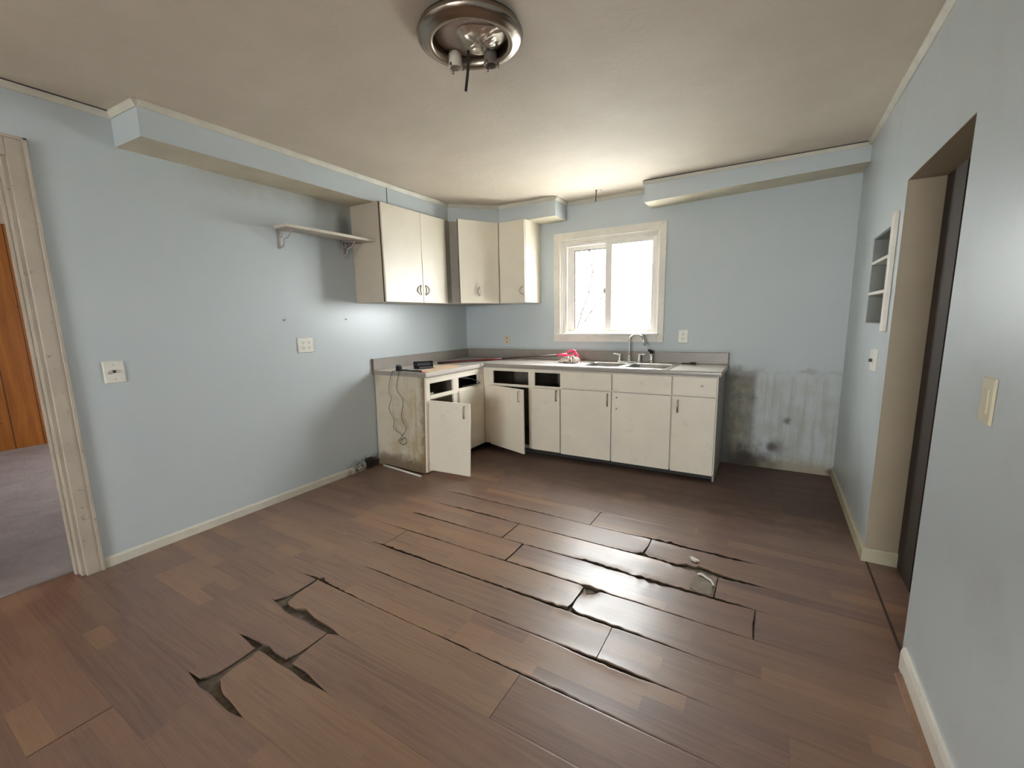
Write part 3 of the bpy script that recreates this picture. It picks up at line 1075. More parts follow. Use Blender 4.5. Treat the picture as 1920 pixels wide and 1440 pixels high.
def shrub():
    m = MB()
    rr = random.Random(5)

    def grow(p, d, L, r, lvl):
        pts = [p]
        q = Vector(p)
        dd = Vector(d).normalized()
        for i in range(4):
            dd = (dd + Vector((rr.uniform(-.25, .25), rr.uniform(-.2, .2), rr.uniform(-.12, .2)))).normalized()
            q = q + dd * (L / 4)
            pts.append(tuple(q))
        m.tube(pts, [r * (1 - 0.13 * i) for i in range(5)], 5)
        if lvl < 3:
            for i in range(3):
                nd = (dd + Vector((rr.uniform(-.9, .9), rr.uniform(-.6, .6), rr.uniform(-.5, .7)))).normalized()
                grow(pts[rr.randint(2, 4)], nd, L * 0.68, r * 0.62, lvl + 1)
    for i in range(6):
        grow((-0.55 + 0.20 * i + rr.uniform(-.1, .1), 2.3 + rr.uniform(-.3, .3), -0.56), (rr.uniform(-.3, .3), 0, 1), 1.75, 0.026, 0)
    o = m.build('bare_shrub', M['bark'])
    return tag(o, 'bare twiggy shrub outside, pale in the glare behind the left window pane', 'shrub')


shrub()


# ================================================================== KITCHEN FURNITURE
def pull_bar(parent, A, B, out, r=0.0045, mat='pull_old'):
    """D-shaped bar pull between two feet"""
    A, B, out = Vector(A), Vector(B), Vector(out)
    m = MB()
    h = 0.022
    d = (B - A)
    pts = [A, A + out * h * 0.7, A + out * h + d * 0.10, A + out * h * 1.1 + d * 0.5, B + out * h - d * 0.10, B + out * h * 0.7, B]
    m.tube([tuple(p) for p in pts], r, 8)
    return m.build('handle', M[mat], parent)


def pull_crescent(parent, c, along_out, bow, mat='pull'):
    """crescent cabinet pull: bowed in the door plane, feet at top and bottom"""
    c, o, w = Vector(c), Vector(along_out), Vector(bow)
    m = MB()
    pts, rs = [], []
    for i in range(13):
        t = -1 + 2 * i / 12
        pts.append(tuple(c + Vector((0, 0, 1)) * (0.042 * t) + w * (0.030 * (1 - t * t)) + o * (0.005 + 0.014 * (1 - t ** 4))))
        rs.append(0.0045 + 0.0045 * (1 - abs(t)))
    m.tube(pts, rs, 8)
    for sg in (-1, 1):
        m.lathe([(0.0075, 0.0), (0.006, 0.004), (0.001, 0.005)], tuple(c + Vector((0, 0, 0.042 * sg))), 10, 'x' if abs(o.x) > 0.7 else 'y')
    return m.build('handle', M[mat], parent)


TK = 0.068          # toe-kick height
ZC0, ZC1 = 0.8735, 0.914
FY = -0.612         # front plane of the back run
FX = 0.637          # front plane of the left run


# ---- left run base cabinet
c1 = thing('base_cabinet', (0.32, -1.07, 0), 'stained cream base cabinet on the left wall with its near door hanging open', 'cabinet', 'base cabinets')
m = MB()
m.hexa([(0.012, -1.530, 0.004), (FX - 0.02, -1.545, 0.004), (FX - 0.02, -1.520, 0.004), (0.012, -1.512, 0.004)],
       [(0.012, -1.510, ZC0), (FX - 0.02, -1.503, ZC0), (FX - 0.02, -1.488, ZC0), (0.012, -1.493, ZC0)])
m.build('end_panel', M['cab_end'], c1, bevel=0.002)
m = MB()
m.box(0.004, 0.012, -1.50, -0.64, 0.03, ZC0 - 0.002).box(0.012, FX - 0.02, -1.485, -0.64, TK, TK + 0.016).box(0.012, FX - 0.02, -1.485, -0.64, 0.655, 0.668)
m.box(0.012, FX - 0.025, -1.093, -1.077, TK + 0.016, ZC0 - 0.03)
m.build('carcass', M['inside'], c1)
m = MB()
x0, x1 = FX - 0.02, FX
m.hexa([(x0, -1.545, 0.02), (x1, -1.545, 0.02), (x1, -1.470, 0.02), (x0, -1.470, 0.02)],
       [(x0, -1.503, ZC0), (x1, -1.503, ZC0), (x1, -1.456, ZC0), (x0, -1.456, ZC0)])
m.box(x0, x1, -1.456, -0.6125, 0.812, ZC0)
m.box(x0, x1, -1.456, -0.6125, 0.672, 0.706)
m.box(x0, x1, -1.127, -1.041, TK, 0.672).box(x0, x1, -1.127, -1.041, 0.706, 0.812)
m.box(x0, x1, -0.712, -0.6125, TK, 0.672).box(x0, x1, -0.712, -0.6125, 0.706, 0.812)
m.box(x0, x1, -1.47, -1.127, TK, TK + 0.025).box(x0, x1, -1.041, -0.712, TK, TK + 0.025)
m.build('face_frame', M['cab'], c1, bevel=0.0015)
# open door, hinged at the near end and swung out into the room
m = MB()
hb, ht = Vector((FX + 0.004, -1.522, 0.040)), Vector((FX + 0.004, -1.487, 0.668))
dv = Vector((0.985, 0.13, 0)).normalized() * 0.408
nn = Vector((-0.13, 0.985, 0)).normalized() * 0.018
sagv = Vector((0, 0, -0.012))
m.hexa([hb, hb + dv + sagv, hb + dv + nn + sagv, hb + nn], [ht, ht + dv + sagv, ht + dv + nn + sagv, ht + nn])
od = m.build('door', M['cab'], c1, bevel=0.002)
od['label'] = 'cabinet door hanging wide open'
hz = hb + dv * 0.87
tz = ht + dv * 0.87
pull_bar(od, hz.lerp(tz, 0.945), hz.lerp(tz, 0.785), -nn.normalized(), 0.0048)
m = MB()
m.box(FX + 0.0005, FX + 0.017, -1.052, -0.640, TK + 0.004, 0.688)
cd = m.build('door', M['cab'], c1, bevel=0.002)
m = MB()
m.box(FX - 0.09, FX - 0.075, -1.48, -0.64, 0.004, TK)
m.build('toe_kick', M['kick'], c1)
m = MB()
m.tube([(0.60, -1.03, 0.80), (0.61, -0.93, 0.795), (0.615, -0.80, 0.775), (0.66, -0.71, 0.722), (0.655, -0.76, 0.716), (0.61, -0.95, 0.715)], 0.006, 6)
m.box(0.05, 0.62, -1.030, -1.018, 0.730, 0.745)
m.build('drawer_slide', M['rod'], c1)
m = MB()
m.box(0.10, 0.58, -1.40, -1.18, 0.669, 0.674).box(0.56, 0.566, -1.42, -1.33, 0.69, 0.715)
m.build('drawer_liner', M['cab_side'], c1)
# peeled quarter-round at the foot of the end panel
m = MB()
m.tube([(0.10, -1.556, 0.012), (0.30, -1.580, 0.012), (0.48, -1.604, 0.011), (0.622, -1.618, 0.010)], 0.0095, 8)
m.build('shoe_moulding', M['trim'], c1)


def door_panel(parent, name, x0, x1, z0, z1, y=FY, t=0.018, mat='cab'):
    m = MB()
    g = 0.0022
    m.box(x0 + g, x1 - g, y - t, y - t + 0.004, z0 + g, z1 - g)
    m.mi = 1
    m.box(x0 + g, x1 - g, y - t + 0.004, y - 0.0005, z0 + g, z1 - g)  # dark brown sides paint in the shade of the door gaps
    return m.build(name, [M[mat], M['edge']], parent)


# ---- corner unit of the back run: two open drawer bays, one door ajar
c2 = thing('base_cabinet', (1.08, -0.32, 0), 'cream base cabinet in the corner with two empty drawer openings and one door ajar', 'cabinet', 'base cabinets')
y0, y1 = FY, FY + 0.02
m = MB()
m.box(0.6375, 0.757, y0, y1, TK, ZC0).box(1.168, 1.238, y0, y1, TK, ZC0).box(1.508, 1.522, y0, y1, TK, ZC0)
for a, b in ((0.757, 1.168), (1.238, 1.508)):
    m.box(a, b, y0, y1, 0.842, ZC0).box(a, b, y0, y1, 0.686, 0.712).box(a, b, y0, y1, TK, TK + 0.03)
m.build('face_frame', M['cab'], c2, bevel=0.0015)
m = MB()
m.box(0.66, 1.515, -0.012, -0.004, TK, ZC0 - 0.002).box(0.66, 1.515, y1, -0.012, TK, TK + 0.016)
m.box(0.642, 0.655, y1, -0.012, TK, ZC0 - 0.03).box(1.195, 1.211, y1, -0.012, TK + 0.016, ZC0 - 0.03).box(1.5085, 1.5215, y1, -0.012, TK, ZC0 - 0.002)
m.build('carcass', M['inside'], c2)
m = MB()
hx, hy = 0.715, FY - 0.004
ang = math.radians(19)
dv = Vector((math.cos(ang), -math.sin(ang), 0)) * 0.523
nn = Vector((math.sin(ang), math.cos(ang), 0)) * 0.017
h0, h1 = Vector((hx, hy - 0.017, TK - 0.004)), Vector((hx, hy - 0.017, 0.696))
m.hexa([h0, h0 + dv, h0 + dv + nn, h0 + nn], [h1, h1 + dv, h1 + dv + nn, h1 + nn])
dd = m.build('door', M['cab'], c2, bevel=0.002)
dd['label'] = 'cabinet door standing ajar'
e0 = h0 + dv * 0.90
pull_bar(dd, (e0.x, e0.y, 0.675), (e0.x, e0.y, 0.575), -nn.normalized())
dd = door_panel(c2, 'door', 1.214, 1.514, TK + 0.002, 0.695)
pull_bar(dd, (1.478, FY - 0.018, 0.680), (1.478, FY - 0.018, 0.582), (0, -1, 0), 0.0055, 'pull')
m = MB()
m.box(0.66, 1.5215, FY + 0.075, FY + 0.09, 0.004, TK)
m.build('toe_kick', M['kick'], c2)

# ---- sink base
c3 = thing('base_cabinet', (2.02, -0.32, 0), 'wide cream base cabinet under the sink with two doors and two false drawer fronts', 'cabinet', 'base cabinets')
m = MB()
m.box(1.5225, 1.55, y0, y1, TK, ZC0).box(2.50, 2.525, y0, y1, TK, ZC0).box(1.55, 2.50, y0, y1, 0.845, ZC0).box(1.55, 2.50, y0, y1, 0.69, 0.72).box(1.55, 2.50, y0, y1, TK, TK + 0.03)
m.box(1.995, 2.04, y0, y1, TK + 0.03, 0.69).box(1.995, 2.04, y0, y1, 0.72, 0.845)
m.build('face_frame', M['cab'], c3, bevel=0.0015)
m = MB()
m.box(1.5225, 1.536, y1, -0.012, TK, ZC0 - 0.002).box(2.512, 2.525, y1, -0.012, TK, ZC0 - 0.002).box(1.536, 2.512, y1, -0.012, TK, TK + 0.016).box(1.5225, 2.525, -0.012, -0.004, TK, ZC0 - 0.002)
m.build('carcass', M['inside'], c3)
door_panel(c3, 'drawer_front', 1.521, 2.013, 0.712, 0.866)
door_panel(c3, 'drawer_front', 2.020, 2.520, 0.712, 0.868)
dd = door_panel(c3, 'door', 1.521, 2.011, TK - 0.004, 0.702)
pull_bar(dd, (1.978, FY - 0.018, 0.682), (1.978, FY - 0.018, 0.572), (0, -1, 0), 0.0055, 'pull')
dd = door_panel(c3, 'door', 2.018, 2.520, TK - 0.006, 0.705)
for zz in (0.655, 0.555):
    m = MB()
    m.lathe([(0.0001, -0.0008), (0.0075, -0.0012), (0.009, 0.0002)], (2.060, FY - 0.018, zz), 12, 'y')
    m.build('screw_hole', M['pull'], dd)
m = MB()
m.box(1.5225, 2.525, FY + 0.075, FY + 0.09, 0.004, TK)
m.build('toe_kick', M['kick'], c3)

# ---- right end unit
c4 = thing('base_cabinet', (2.70, -0.32, 0), 'narrow cream base cabinet at the right end of the counter with a drawer', 'cabinet', 'base cabinets')
m = MB()
m.box(2.526, 2.545, y0, y1, TK, ZC0).box(2.845, 2.866, y0, y1, TK, ZC0).box(2.545, 2.845, y0, y1, 0.845, ZC0).box(2.545, 2.845, y0, y1, 0.69, 0.72).box(2.545, 2.845, y0, y1, TK, TK + 0.03)
m.build('face_frame', M['cab'], c4, bevel=0.0015)
m = MB()
m.box(2.526, 2.539, y1, -0.012, TK, ZC0 - 0.002).box(2.539, 2.852, y1, -0.012, TK, TK + 0.016).box(2.526, 2.866, -0.012, -0.004, TK, ZC0 - 0.002)
m.build('carcass', M['inside'], c4)
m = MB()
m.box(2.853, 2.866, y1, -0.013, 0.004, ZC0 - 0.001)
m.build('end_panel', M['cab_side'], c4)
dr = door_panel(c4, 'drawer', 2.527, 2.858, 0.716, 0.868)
m = MB()
m.lathe([(0.0035, 0.0), (0.0035, -0.012), (0.007, -0.016), (0.006, -0.022), (0.001, -0.023)], (2.752, FY - 0.018, 0.800), 14, 'y')
m.build('knob', M['pull'], dr)
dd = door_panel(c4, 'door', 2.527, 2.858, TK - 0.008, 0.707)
pull_bar(dd, (2.572, FY - 0.018, 0.672), (2.572, FY - 0.018, 0.572), (0, -1, 0), 0.006, 'pull')
m = MB()
m.box(2.526, 2.852, FY + 0.075, FY + 0.09, 0.004, TK)
m.build('toe_kick', M['kick'], c4)

# ---- countertop
CX, CY, BY, LX = 2.884, -1.526, -0.632, 0.660
SX0, SX1, SY0, SY1 = 1.655, 2.475, -0.575, -0.070      # cut-out for the sink
ct = thing('countertop', (1.4, -0.35, ZC0), 'speckled beige laminate L-shaped countertop with grey backsplash over the base cabinets', 'countertop')
m = MB()
zt, zb = ZC1, ZC0 + 0.0008
m.box(0.002, LX - 0.02, CY, BY + 0.02, zb, zt)
m.box(0.002, SX0, BY + 0.02, -0.002, zb, zt).box(SX1, CX, BY + 0.02, -0.002, zb, zt)
m.box(SX0, SX1, BY + 0.02, SY0, zb, zt).box(SX0, SX1, SY1, -0.002, zb, zt)
m.build('worktop', M['counter'], ct)
m = MB()
nose = [(0, -0.0392), (0.014, -0.0392), (0.019, -0.036), (0.020, -0.020), (0.019, -0.006), (0.014, 0.0), (0, 0.0)]
m.extrude(nose, (LX - 0.02, CY, zt), (LX - 0.02, BY + 0.001, zt), (0, 0, 1), (1, 0, 0))
m.build('front_edge', M['counter'], ct)
m = MB()
m.extrude(nose, (LX - 0.019, BY + 0.02, zt), (CX, BY + 0.02, zt), (0, 0, 1), (0, -1, 0))
m.build('front_edge', M['edge_shaded'], ct)
m = MB()
m.box(0.002, LX - 0.002, CY - 0.003, CY, zb, zt - 0.001)
m.build('end_edge', M['splash'], ct)
m = MB()
m.box(0.002, 0.021, CY, -0.002, zt, 1.020).box(0.021, CX, -0.021, -0.002, zt, 1.020)
bs = m.build('backsplash', M['splash'], ct, bevel=0.004)
m = MB()
m.box(0.002, 0.022, CY - 0.004, CY - 0.0032, zb, 1.021)
m.build('end_cap', M['edge'], ct)
m = MB()
m.box(CX, CX + 0.003, -0.022, -0.002, zb, 1.020)
m.build('end_cap', M['edge'], ct)

# ---- sink
sk = thing('kitchen_sink', (2.065, -0.33, ZC1), 'stainless steel double bowl sink set in the countertop under the window', 'sink')
m = MB()
rx0, rx1, ry0, ry1 = 1.640, 2.490, -0.598, -0.050
bowls = [(1.688, 2.036, -0.552, -0.165), (2.096, 2.444, -0.552, -0.165)]
zr = ZC1 + 0.004
# rim as strips around the bowls
m.box(rx0, rx1, ry0, bowls[0][2], ZC1 + 0.0005, zr).box(rx0, rx1, bowls[0][3], ry1, ZC1 + 0.0005, zr)
m.box(rx0, bowls[0][0], bowls[0][2], bowls[0][3], ZC1 + 0.0005, zr).box(bowls[0][1], bowls[1][0], bowls[0][2], bowls[0][3], ZC1 - 0.01, zr)
m.box(bowls[1][1], rx1, bowls[0][2], bowls[0][3], ZC1 + 0.0005, zr)
m.build('rim', M['steel'], sk, bevel=0.0015)
for (a, b, c, d) in bowls:
    m = MB()
    rings = []
    for (ins, z, r) in ((0.0, zr, 0.035), (0.004, ZC1 - 0.01, 0.045), (0.014, ZC1 - 0.13, 0.055), (0.035, ZC1 - 0.155, 0.06), (0.12, ZC1 - 0.160, 0.05)):
        ring = []
        x0b, x1b, y0b, y1b = a + ins, b - ins, c + ins, d - ins
        r = min(r, (x1b - x0b) / 2 - 0.001, (y1b - y0b) / 2 - 0.001)
        for (cx, cy, s0) in ((x1b - r, y1b - r, 0), (x0b + r, y1b - r, 90), (x0b + r, y0b + r, 180), (x1b - r, y0b + r, 270)):
            for t in range(5):
                an = math.radians(s0 + 90 * t / 4)
                ring.append(m.bm.verts.new((cx + r * math.cos(an), cy + r * math.sin(an), z)))
        rings.append(ring)
    for i in range(len(rings) - 1):
        nR = len(rings[i])
        for k in range(nR):
            f = m.face([rings[i][k], rings[i][(k + 1) % nR], rings[i + 1][(k + 1) % nR], rings[i + 1][k]])
            f.smooth = True
    m.face(rings[-1])
    bw = m.build('bowl', M['steel_dull'], sk)
    sd = bw.modifiers.new('solid', 'SOLIDIFY')
    sd.thickness = 0.0012
    m = MB()
    m.lathe([(0.045, 0.0), (0.044, 0.003), (0.032, 0.002), (0.028, -0.003), (0.001, -0.003)], ((a + b) / 2, (c + d) / 2, ZC1 - 0.1595), 24)
    m.build('drain', M['chrome'], bw)

# ---- faucet
zf = zr + 0.0004
fa = thing('faucet', (2.005, -0.095, zf), 'chrome gooseneck faucet with two lever handles behind the double sink', 'faucet')
m = MB()
m.box(1.905, 2.130, -0.120, -0.070, zf, zf + 0.012)
m.build('base_plate', M['chrome'], fa, bevel=0.005, seg=3)
m = MB()
m.lathe([(0.022, 0.0), (0.021, 0.012), (0.014, 0.030), (0.012, 0.05)], (2.016, -0.095, zf + 0.012), 20)
pts = [(2.016, -0.095, zf + 0.05), (2.014, -0.095, zf + 0.13), (2.014, -0.097, zf + 0.20)]
for i in range(1, 12):
    a = math.pi * i / 11 * 0.93
    pts.append((2.014 + 0.075 * (1 - math.cos(a)), -0.097 - 0.06 * (1 - math.cos(a)) * 0.5, zf + 0.20 + 0.072 * math.sin(a)))
pts.append((2.176, -0.160, zf + 0.165))
m.tube(pts, [0.0105] * 13 + [0.010, 0.012], 12)
m.build('spout', M['chrome'], fa)
for sx, dirx in ((1.922, -1), (2.113, 1)):
    m = MB()
    m.lathe([(0.020, 0.0), (0.018, 0.010), (0.013, 0.030), (0.014, 0.055), (0.009, 0.066), (0.001, 0.068)], (sx, -0.095, zf + 0.012), 18)
    m.tube([(sx, -0.095, zf + 0.068), (sx + dirx * 0.02, -0.097, zf + 0.076), (sx + dirx * 0.065, -0.105, zf + 0.081)], [0.006, 0.0065, 0.0075], 10)
    m.build('lever_handle', M['chrome'], fa)
sp = thing('sink_sprayer', (2.225, -0.085, zf), 'chrome and black side sprayer standing right of the faucet', 'sprayer')
m = MB()
m.lathe([(0.021, 0.0), (0.019, 0.012), (0.013, 0.026), (0.014, 0.05), (0.017, 0.085)], (2.225, -0.085, zf), 18)
m.build('holder', M['chrome'], sp)
m = MB()
m.lathe([(0.016, 0.085), (0.017, 0.105), (0.010, 0.118), (0.001, 0.12)], (2.225, -0.085, zf), 16)
m.tube([(2.225, -0.085, zf + 0.108), (2.195, -0.10, zf + 0.120)], [0.011, 0.012], 12)
m.build('spray_head', M['black'], sp)

# ---- mop lying across the counter
mp = thing('mop', (1.45, -0.33, ZC1), 'pink headed mop with a long dark red handle lying across the counter corner', 'mop')
A, B = Vector((0.245, -0.870, ZC1 + 0.014)), Vector((1.395, -0.300, 0.992))
m = MB()
K1 = A.lerp(B, 0.52)
m.tube([tuple(A), tuple(A.lerp(B, 0.26)), tuple(K1)], 0.0125, 10)
m.build('handle_grip', M['red'], mp)
m = MB()
m.tube([tuple(K1), tuple(B)], 0.0095, 10)
m.build('handle', M['grip'], mp)
m = MB()
dirn = (B - A).normalized()
sdn = Vector((-dirn.y, dirn.x, 0)).normalized()
m.tube([tuple(B - dirn * 0.05), tuple(B + dirn * 0.05)], [0.013, 0.017], 12)
loop = []
for i in range(17):
    a = 2 * math.pi * i / 16
    loop.append(tuple(B + dirn * (0.085 + 0.046 * math.cos(a)) + Vector((0, 0, 1)) * (0.013 + 0.022 * math.sin(a) + 0.01 * math.cos(a)) + sdn * (0.012 * math.sin(a))))
m.tube(loop, 0.0105, 8, caps=False)
m.tube([tuple(B + dirn * 0.12 + Vector((0, 0, 0.024))), tuple(B + dirn * 0.15 + Vector((0, 0, -0.012))), tuple(B + dirn * 0.155 + Vector((0.004, 0, -0.045)))], [0.010, 0.014, 0.016], 10)
m.build('mop_frame', M['pink'], mp)
m = MB()
rr = random.Random(9)
cx, cy = 1.465, -0.310
for i in range(46):
    a = rr.uniform(0, 2 * math.pi)
    L = rr.uniform(0.5, 1.0)
    ex, ey = cx + math.cos(a) * 0.125 * L, cy + math.sin(a) * 0.075 * L
    sx_, sy_ = cx + 0.03 + math.cos(a) * 0.02, cy + math.sin(a) * 0.02
    zt_ = ZC1 + rr.uniform(0.035, 0.075)
    m.tube([(sx_, sy_, zt_), ((sx_ + ex) / 2, (sy_ + ey) / 2, ZC1 + rr.uniform(0.035, 0.06)), (ex, ey, ZC1 + rr.uniform(0.012, 0.024)), (ex + rr.uniform(-.02, .02), ey + rr.uniform(-.02, .02), ZC1 + 0.010)],
           [0.008, 0.009, 0.0095, 0.008], 6)
mh = m.build('yarn_head', M['mop'], mp)

# ---- radio, adapter, paper, brush
rd = thing('radio', (0.385, -1.235, ZC1), 'small black radio with a pale strip standing on the left counter', 'radio')
m = MB()
fx, fy = Vector((0.33, -1.311, 0)), Vector((0.442, -1.172, 0))
ax = (fy - fx)
bk = Vector((-ax.y, ax.x, 0)).normalized() * 0.05
z0, z1 = ZC1 + 0.003, ZC1 + 0.068
q = [fx, fy, fy + bk, fx + bk]
m.hexa([(v.x, v.y, z0) for v in q], [(v.x, v.y, z1) for v in q])
body = m.build('body', M['black'], rd, bevel=0.003)


def onface(a0, a1, h0, h1, name, mat, d=0.0015):
    m = MB()
    o_ = -bk.normalized()
    p0, p1 = fx + ax * a0 + o_ * 0.0003, fx + ax * a1 + o_ * 0.0003
    qq = [p0 + o_ * d, p1 + o_ * d, p1, p0]
    m.hexa([(v.x, v.y, z0 + h0) for v in qq], [(v.x, v.y, z0 + h1) for v in qq])
    return m.build(name, M[mat], rd)


onface(0.16, 0.86, 0.026, 0.054, 'display', 'darkgrey')
onface(0.26, 0.95, 0.008, 0.012, 'pale_strip', 'silverline')
for a0 in (0.07, 0.93):
    m = MB()
    pc = fx + ax * a0 - bk.normalized() * 0.001
    m.tube([tuple(Vector((pc.x, pc.y, z0 + 0.042))), tuple(Vector((pc.x, pc.y, z0 + 0.042)) - bk.normalized() * 0.008)], 0.006, 12)
    m.build('knob', M['darkgrey'], rd)
ad = thing('power_adapter', (0.315, -1.495, ZC1), 'small black plug adapter on the counter edge with its cord hanging down the cabinet end', 'adapter')
m = MB()
m.box(0.290, 0.338, -1.512, -1.478, ZC1 + 0.001, ZC1 + 0.045)
m.build('body', M['black'], ad, bevel=0.003)
m = MB()
m.box(0.293, 0.335, -1.508, -1.482, ZC1 + 0.0455, ZC1 + 0.058)
m.build('pale_top', M['darkgrey'], ad, bevel=0.002)
m = MB()
cy_ = -1.5525


def smooth_path(p, n=6):
    out = []
    P = [Vector(v) for v in p]
    P = [P[0]] + P + [P[-1]]
    for i in range(1, len(P) - 2):
        for t in range(n):
            u = t / n
            a, b, c, d = P[i - 1], P[i], P[i + 1], P[i + 2]
            out.append(tuple(0.5 * ((2 * b) + (c - a) * u + (2 * a - 5 * b + 4 * c - d) * u * u + (3 * b - a - 3 * c + d) * u ** 3)))
    out.append(tuple(P[-2]))
    return out


left = [(0.300, -1.505, ZC1 + 0.006), (0.275, -1.536, ZC1 + 0.002), (0.262, cy_, 0.875)] + [(x, cy_, z) for x, z in ((0.226, 0.729), (0.253, 0.669), (0.217, 0.572), (0.271, 0.471), (0.257, 0.391), (0.344, 0.342), (0.364, 0.329))]
right = [(0.330, -1.505, ZC1 + 0.006), (0.352, -1.536, ZC1 + 0.002), (0.356, cy_, 0.875)] + [(x, cy_, z) for x, z in ((0.330, 0.756), (0.397, 0.659), (0.365, 0.512), (0.411, 0.402), (0.357, 0.328), (0.318, 0.276), (0.364, 0.244), (0.408, 0.282), (0.390, 0.316), (0.333, 0.283))]
m.tube(smooth_path(left), 0.0028, 6)
m.build('cord', M['cord'], ad)
m = MB()
m.tube(smooth_path(right), 0.0028, 6)
m.build('cord', M['cord'], ad)
cb = MB()
cb.tube(smooth_path([(0.345, -1.485, ZC1 + 0.010), (0.40, -1.47, ZC1 + 0.008), (0.46, -1.485, ZC1 + 0.0085), (0.52, -1.478, ZC1 + 0.008), (0.575, -1.488, ZC1 + 0.0085)]), [0.0065] * 25, 8)
tag(cb.build('black_cable', M['black']), 'short black cable end lying along the left counter edge in front of the radio', 'cable')
pp = thing('paper_sheet', (0.5, -1.2, ZC1), 'tan paper sheet with red corner lying on the left counter beside the radio', 'paper')
m = MB()
m.prism([(0.585, -1.505), (0.640, -1.45), (0.632, -1.03), (0.53, -0.85), (0.37, -0.86), (0.30, -1.03), (0.46, -1.16), (0.47, -1.40)], ZC1 + 0.0008, ZC1 + 0.0022)
m.build('sheet', M['paper'], pp)
m = MB()
m.prism([(0.560, -1.520), (0.622, -1.515), (0.60, -1.46), (0.56, -1.47)], ZC1 + 0.0024, ZC1 + 0.0034)
m.build('red_corner', M['paper_red'], pp)
bh = thing('scrub_brush', (2.56, -0.12, ZC1), 'thin dark brush lying on the counter right of the sink', 'brush')
m = MB()
m.tube([(2.50, -0.088, ZC1 + 0.0055), (2.57, -0.115, ZC1 + 0.0065)], [0.005, 0.006], 8)
m.build('handle', M['brush'], bh)
m = MB()
m.tube([(2.57, -0.115, ZC1 + 0.010), (2.59, -0.122, ZC1 + 0.013), (2.625, -0.135, ZC1 + 0.013)], [0.006, 0.013, 0.012], 10)
m.build('brush_head', M['greywood'], bh)

# ---- upper cabinets
UZ0, UZ1 = 1.5278, ZS - 0.0008
u1 = thing('wall_cabinet', (0.17, -1.22, UZ0), 'two-door cream wall cabinet hung on the left wall beside the open shelf', 'cabinet', 'wall cabinets')
m = MB()
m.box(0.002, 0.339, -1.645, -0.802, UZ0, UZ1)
m.build('body', M['upper_shaded'], u1, bevel=0.0015)
m = MB()
m.box(0.339, 0.3425, -1.644, -0.803, UZ0 + 0.001, UZ1 - 0.001)
m.build('front_rim', M['edge'], u1)
for (a, b, hy_, bw) in ((-1.634, -1.163, -1.205, -1), (-1.158, -0.800, -1.116, 1)):
    m = MB()
    m.box(0.3428, 0.360, a, b, UZ0 + 0.001, UZ1 - 0.004)
    d = m.build('door', M['upper'], u1, bevel=0.003)
    pull_crescent(d, (0.360, hy_ + 0.012 * (-bw), 1.645), (1, 0, 0), (0, bw, 0))

u2 = thing('wall_cabinet', (0.3, -0.35, UZ0), 'cream corner wall cabinet set at an angle with its single door slightly open', 'cabinet', 'wall cabinets')
m = MB()
m.prism([(0.002, -0.798), (0.339, -0.798), (0.339, -0.705), (0.689, -0.339), (0.689, -0.002), (0.002, -0.002)], UZ0, UZ1)
m.build('body', M['cab_side'], u2)  # grey paints in the shade on the corner strip, along with dirt
m = MB()
h = Vector((0.688, -0.352, 0))
dv = Vector((-0.212, -0.398, 0)).normalized() * 0.452
nn = Vector((-dv.y, dv.x, 0)).normalized() * -0.018
if nn.x < 0:
    nn = -nn
qq = [h, h + dv, h + dv + nn, h + nn]
m.hexa([(v.x, v.y, UZ0 + 0.001) for v in qq], [(v.x, v.y, UZ1 - 0.004) for v in qq])
d = m.build('door', M['upper'], u2, bevel=0.003)
pc = h + dv * 0.52 + nn
pull_crescent(d, (pc.x, pc.y, 1.648), nn.normalized(), dv.normalized() * 0.9)
m = MB()
e = h + dv
m.hexa([(v.x, v.y, UZ0 + 0.001) for v in (e - dv.normalized() * -0.0006, e + dv.normalized() * 0.0026, e + dv.normalized() * 0.0026 + nn * 0.8, e + nn * 0.8)],
       [(v.x, v.y, UZ1 - 0.005) for v in (e - dv.normalized() * -0.0006, e + dv.normalized() * 0.0026, e + dv.normalized() * 0.0026 + nn * 0.8, e + nn * 0.8)])
m.build('door_edge', M['edge'], d)

u3 = thing('wall_cabinet', (0.85, -0.17, UZ0), 'narrow single-door cream wall cabinet on the back wall beside the window', 'cabinet', 'wall cabinets')
m = MB()
m.box(0.692, 1.013, -0.339, -0.002, UZ0, UZ1)
m.build('body', M['upper'], u3, bevel=0.0015)
m = MB()
m.box(0.708, 1.008, -0.358, -0.3395, UZ0 + 0.001, UZ1 - 0.004)
d = m.build('door', M['upper'], u3, bevel=0.003)
pull_crescent(d, (0.985, -0.358, 1.648), (0, -1, 0), (-1, 0, 0))

# ---- open shelf with brackets
sh = thing('wall_shelf', (0.14, -2.0, 2.04), 'worn open wooden shelf on two brackets left of the wall cabinet', 'shelf')
m = MB()
m.hexa([(0.002, -2.360, 2.048), (0.285, -2.445, 2.020), (0.285, -1.648, 2.020), (0.002, -1.648, 2.048)],
       [(0.002, -2.360, 2.074), (0.285, -2.445, 2.042), (0.285, -1.648, 2.042), (0.002, -1.648, 2.074)])
m.build('board', M['shelf'], sh, bevel=0.003)
for yb in (-2.322, -1.752):
    m = MB()
    m.tube([(0.006, yb, 2.045), (0.006, yb, 1.915)], 0.006, 8)
    m.tube([(0.006, yb, 2.040), (0.17, yb, 2.024)], 0.006, 8)
    m.tube(smooth_path([(0.006, yb, 1.918), (0.05, yb, 1.935), (0.065, yb, 1.975), (0.11, yb, 1.985), (0.155, yb, 2.022)]), 0.005, 8)
    m.tube(smooth_path([(0.012, yb, 2.0), (0.035, yb, 1.992), (0.045, yb, 2.010), (0.03, yb, 2.02)]), 0.004, 8)
    m.build('bracket', M['iron'], sh)

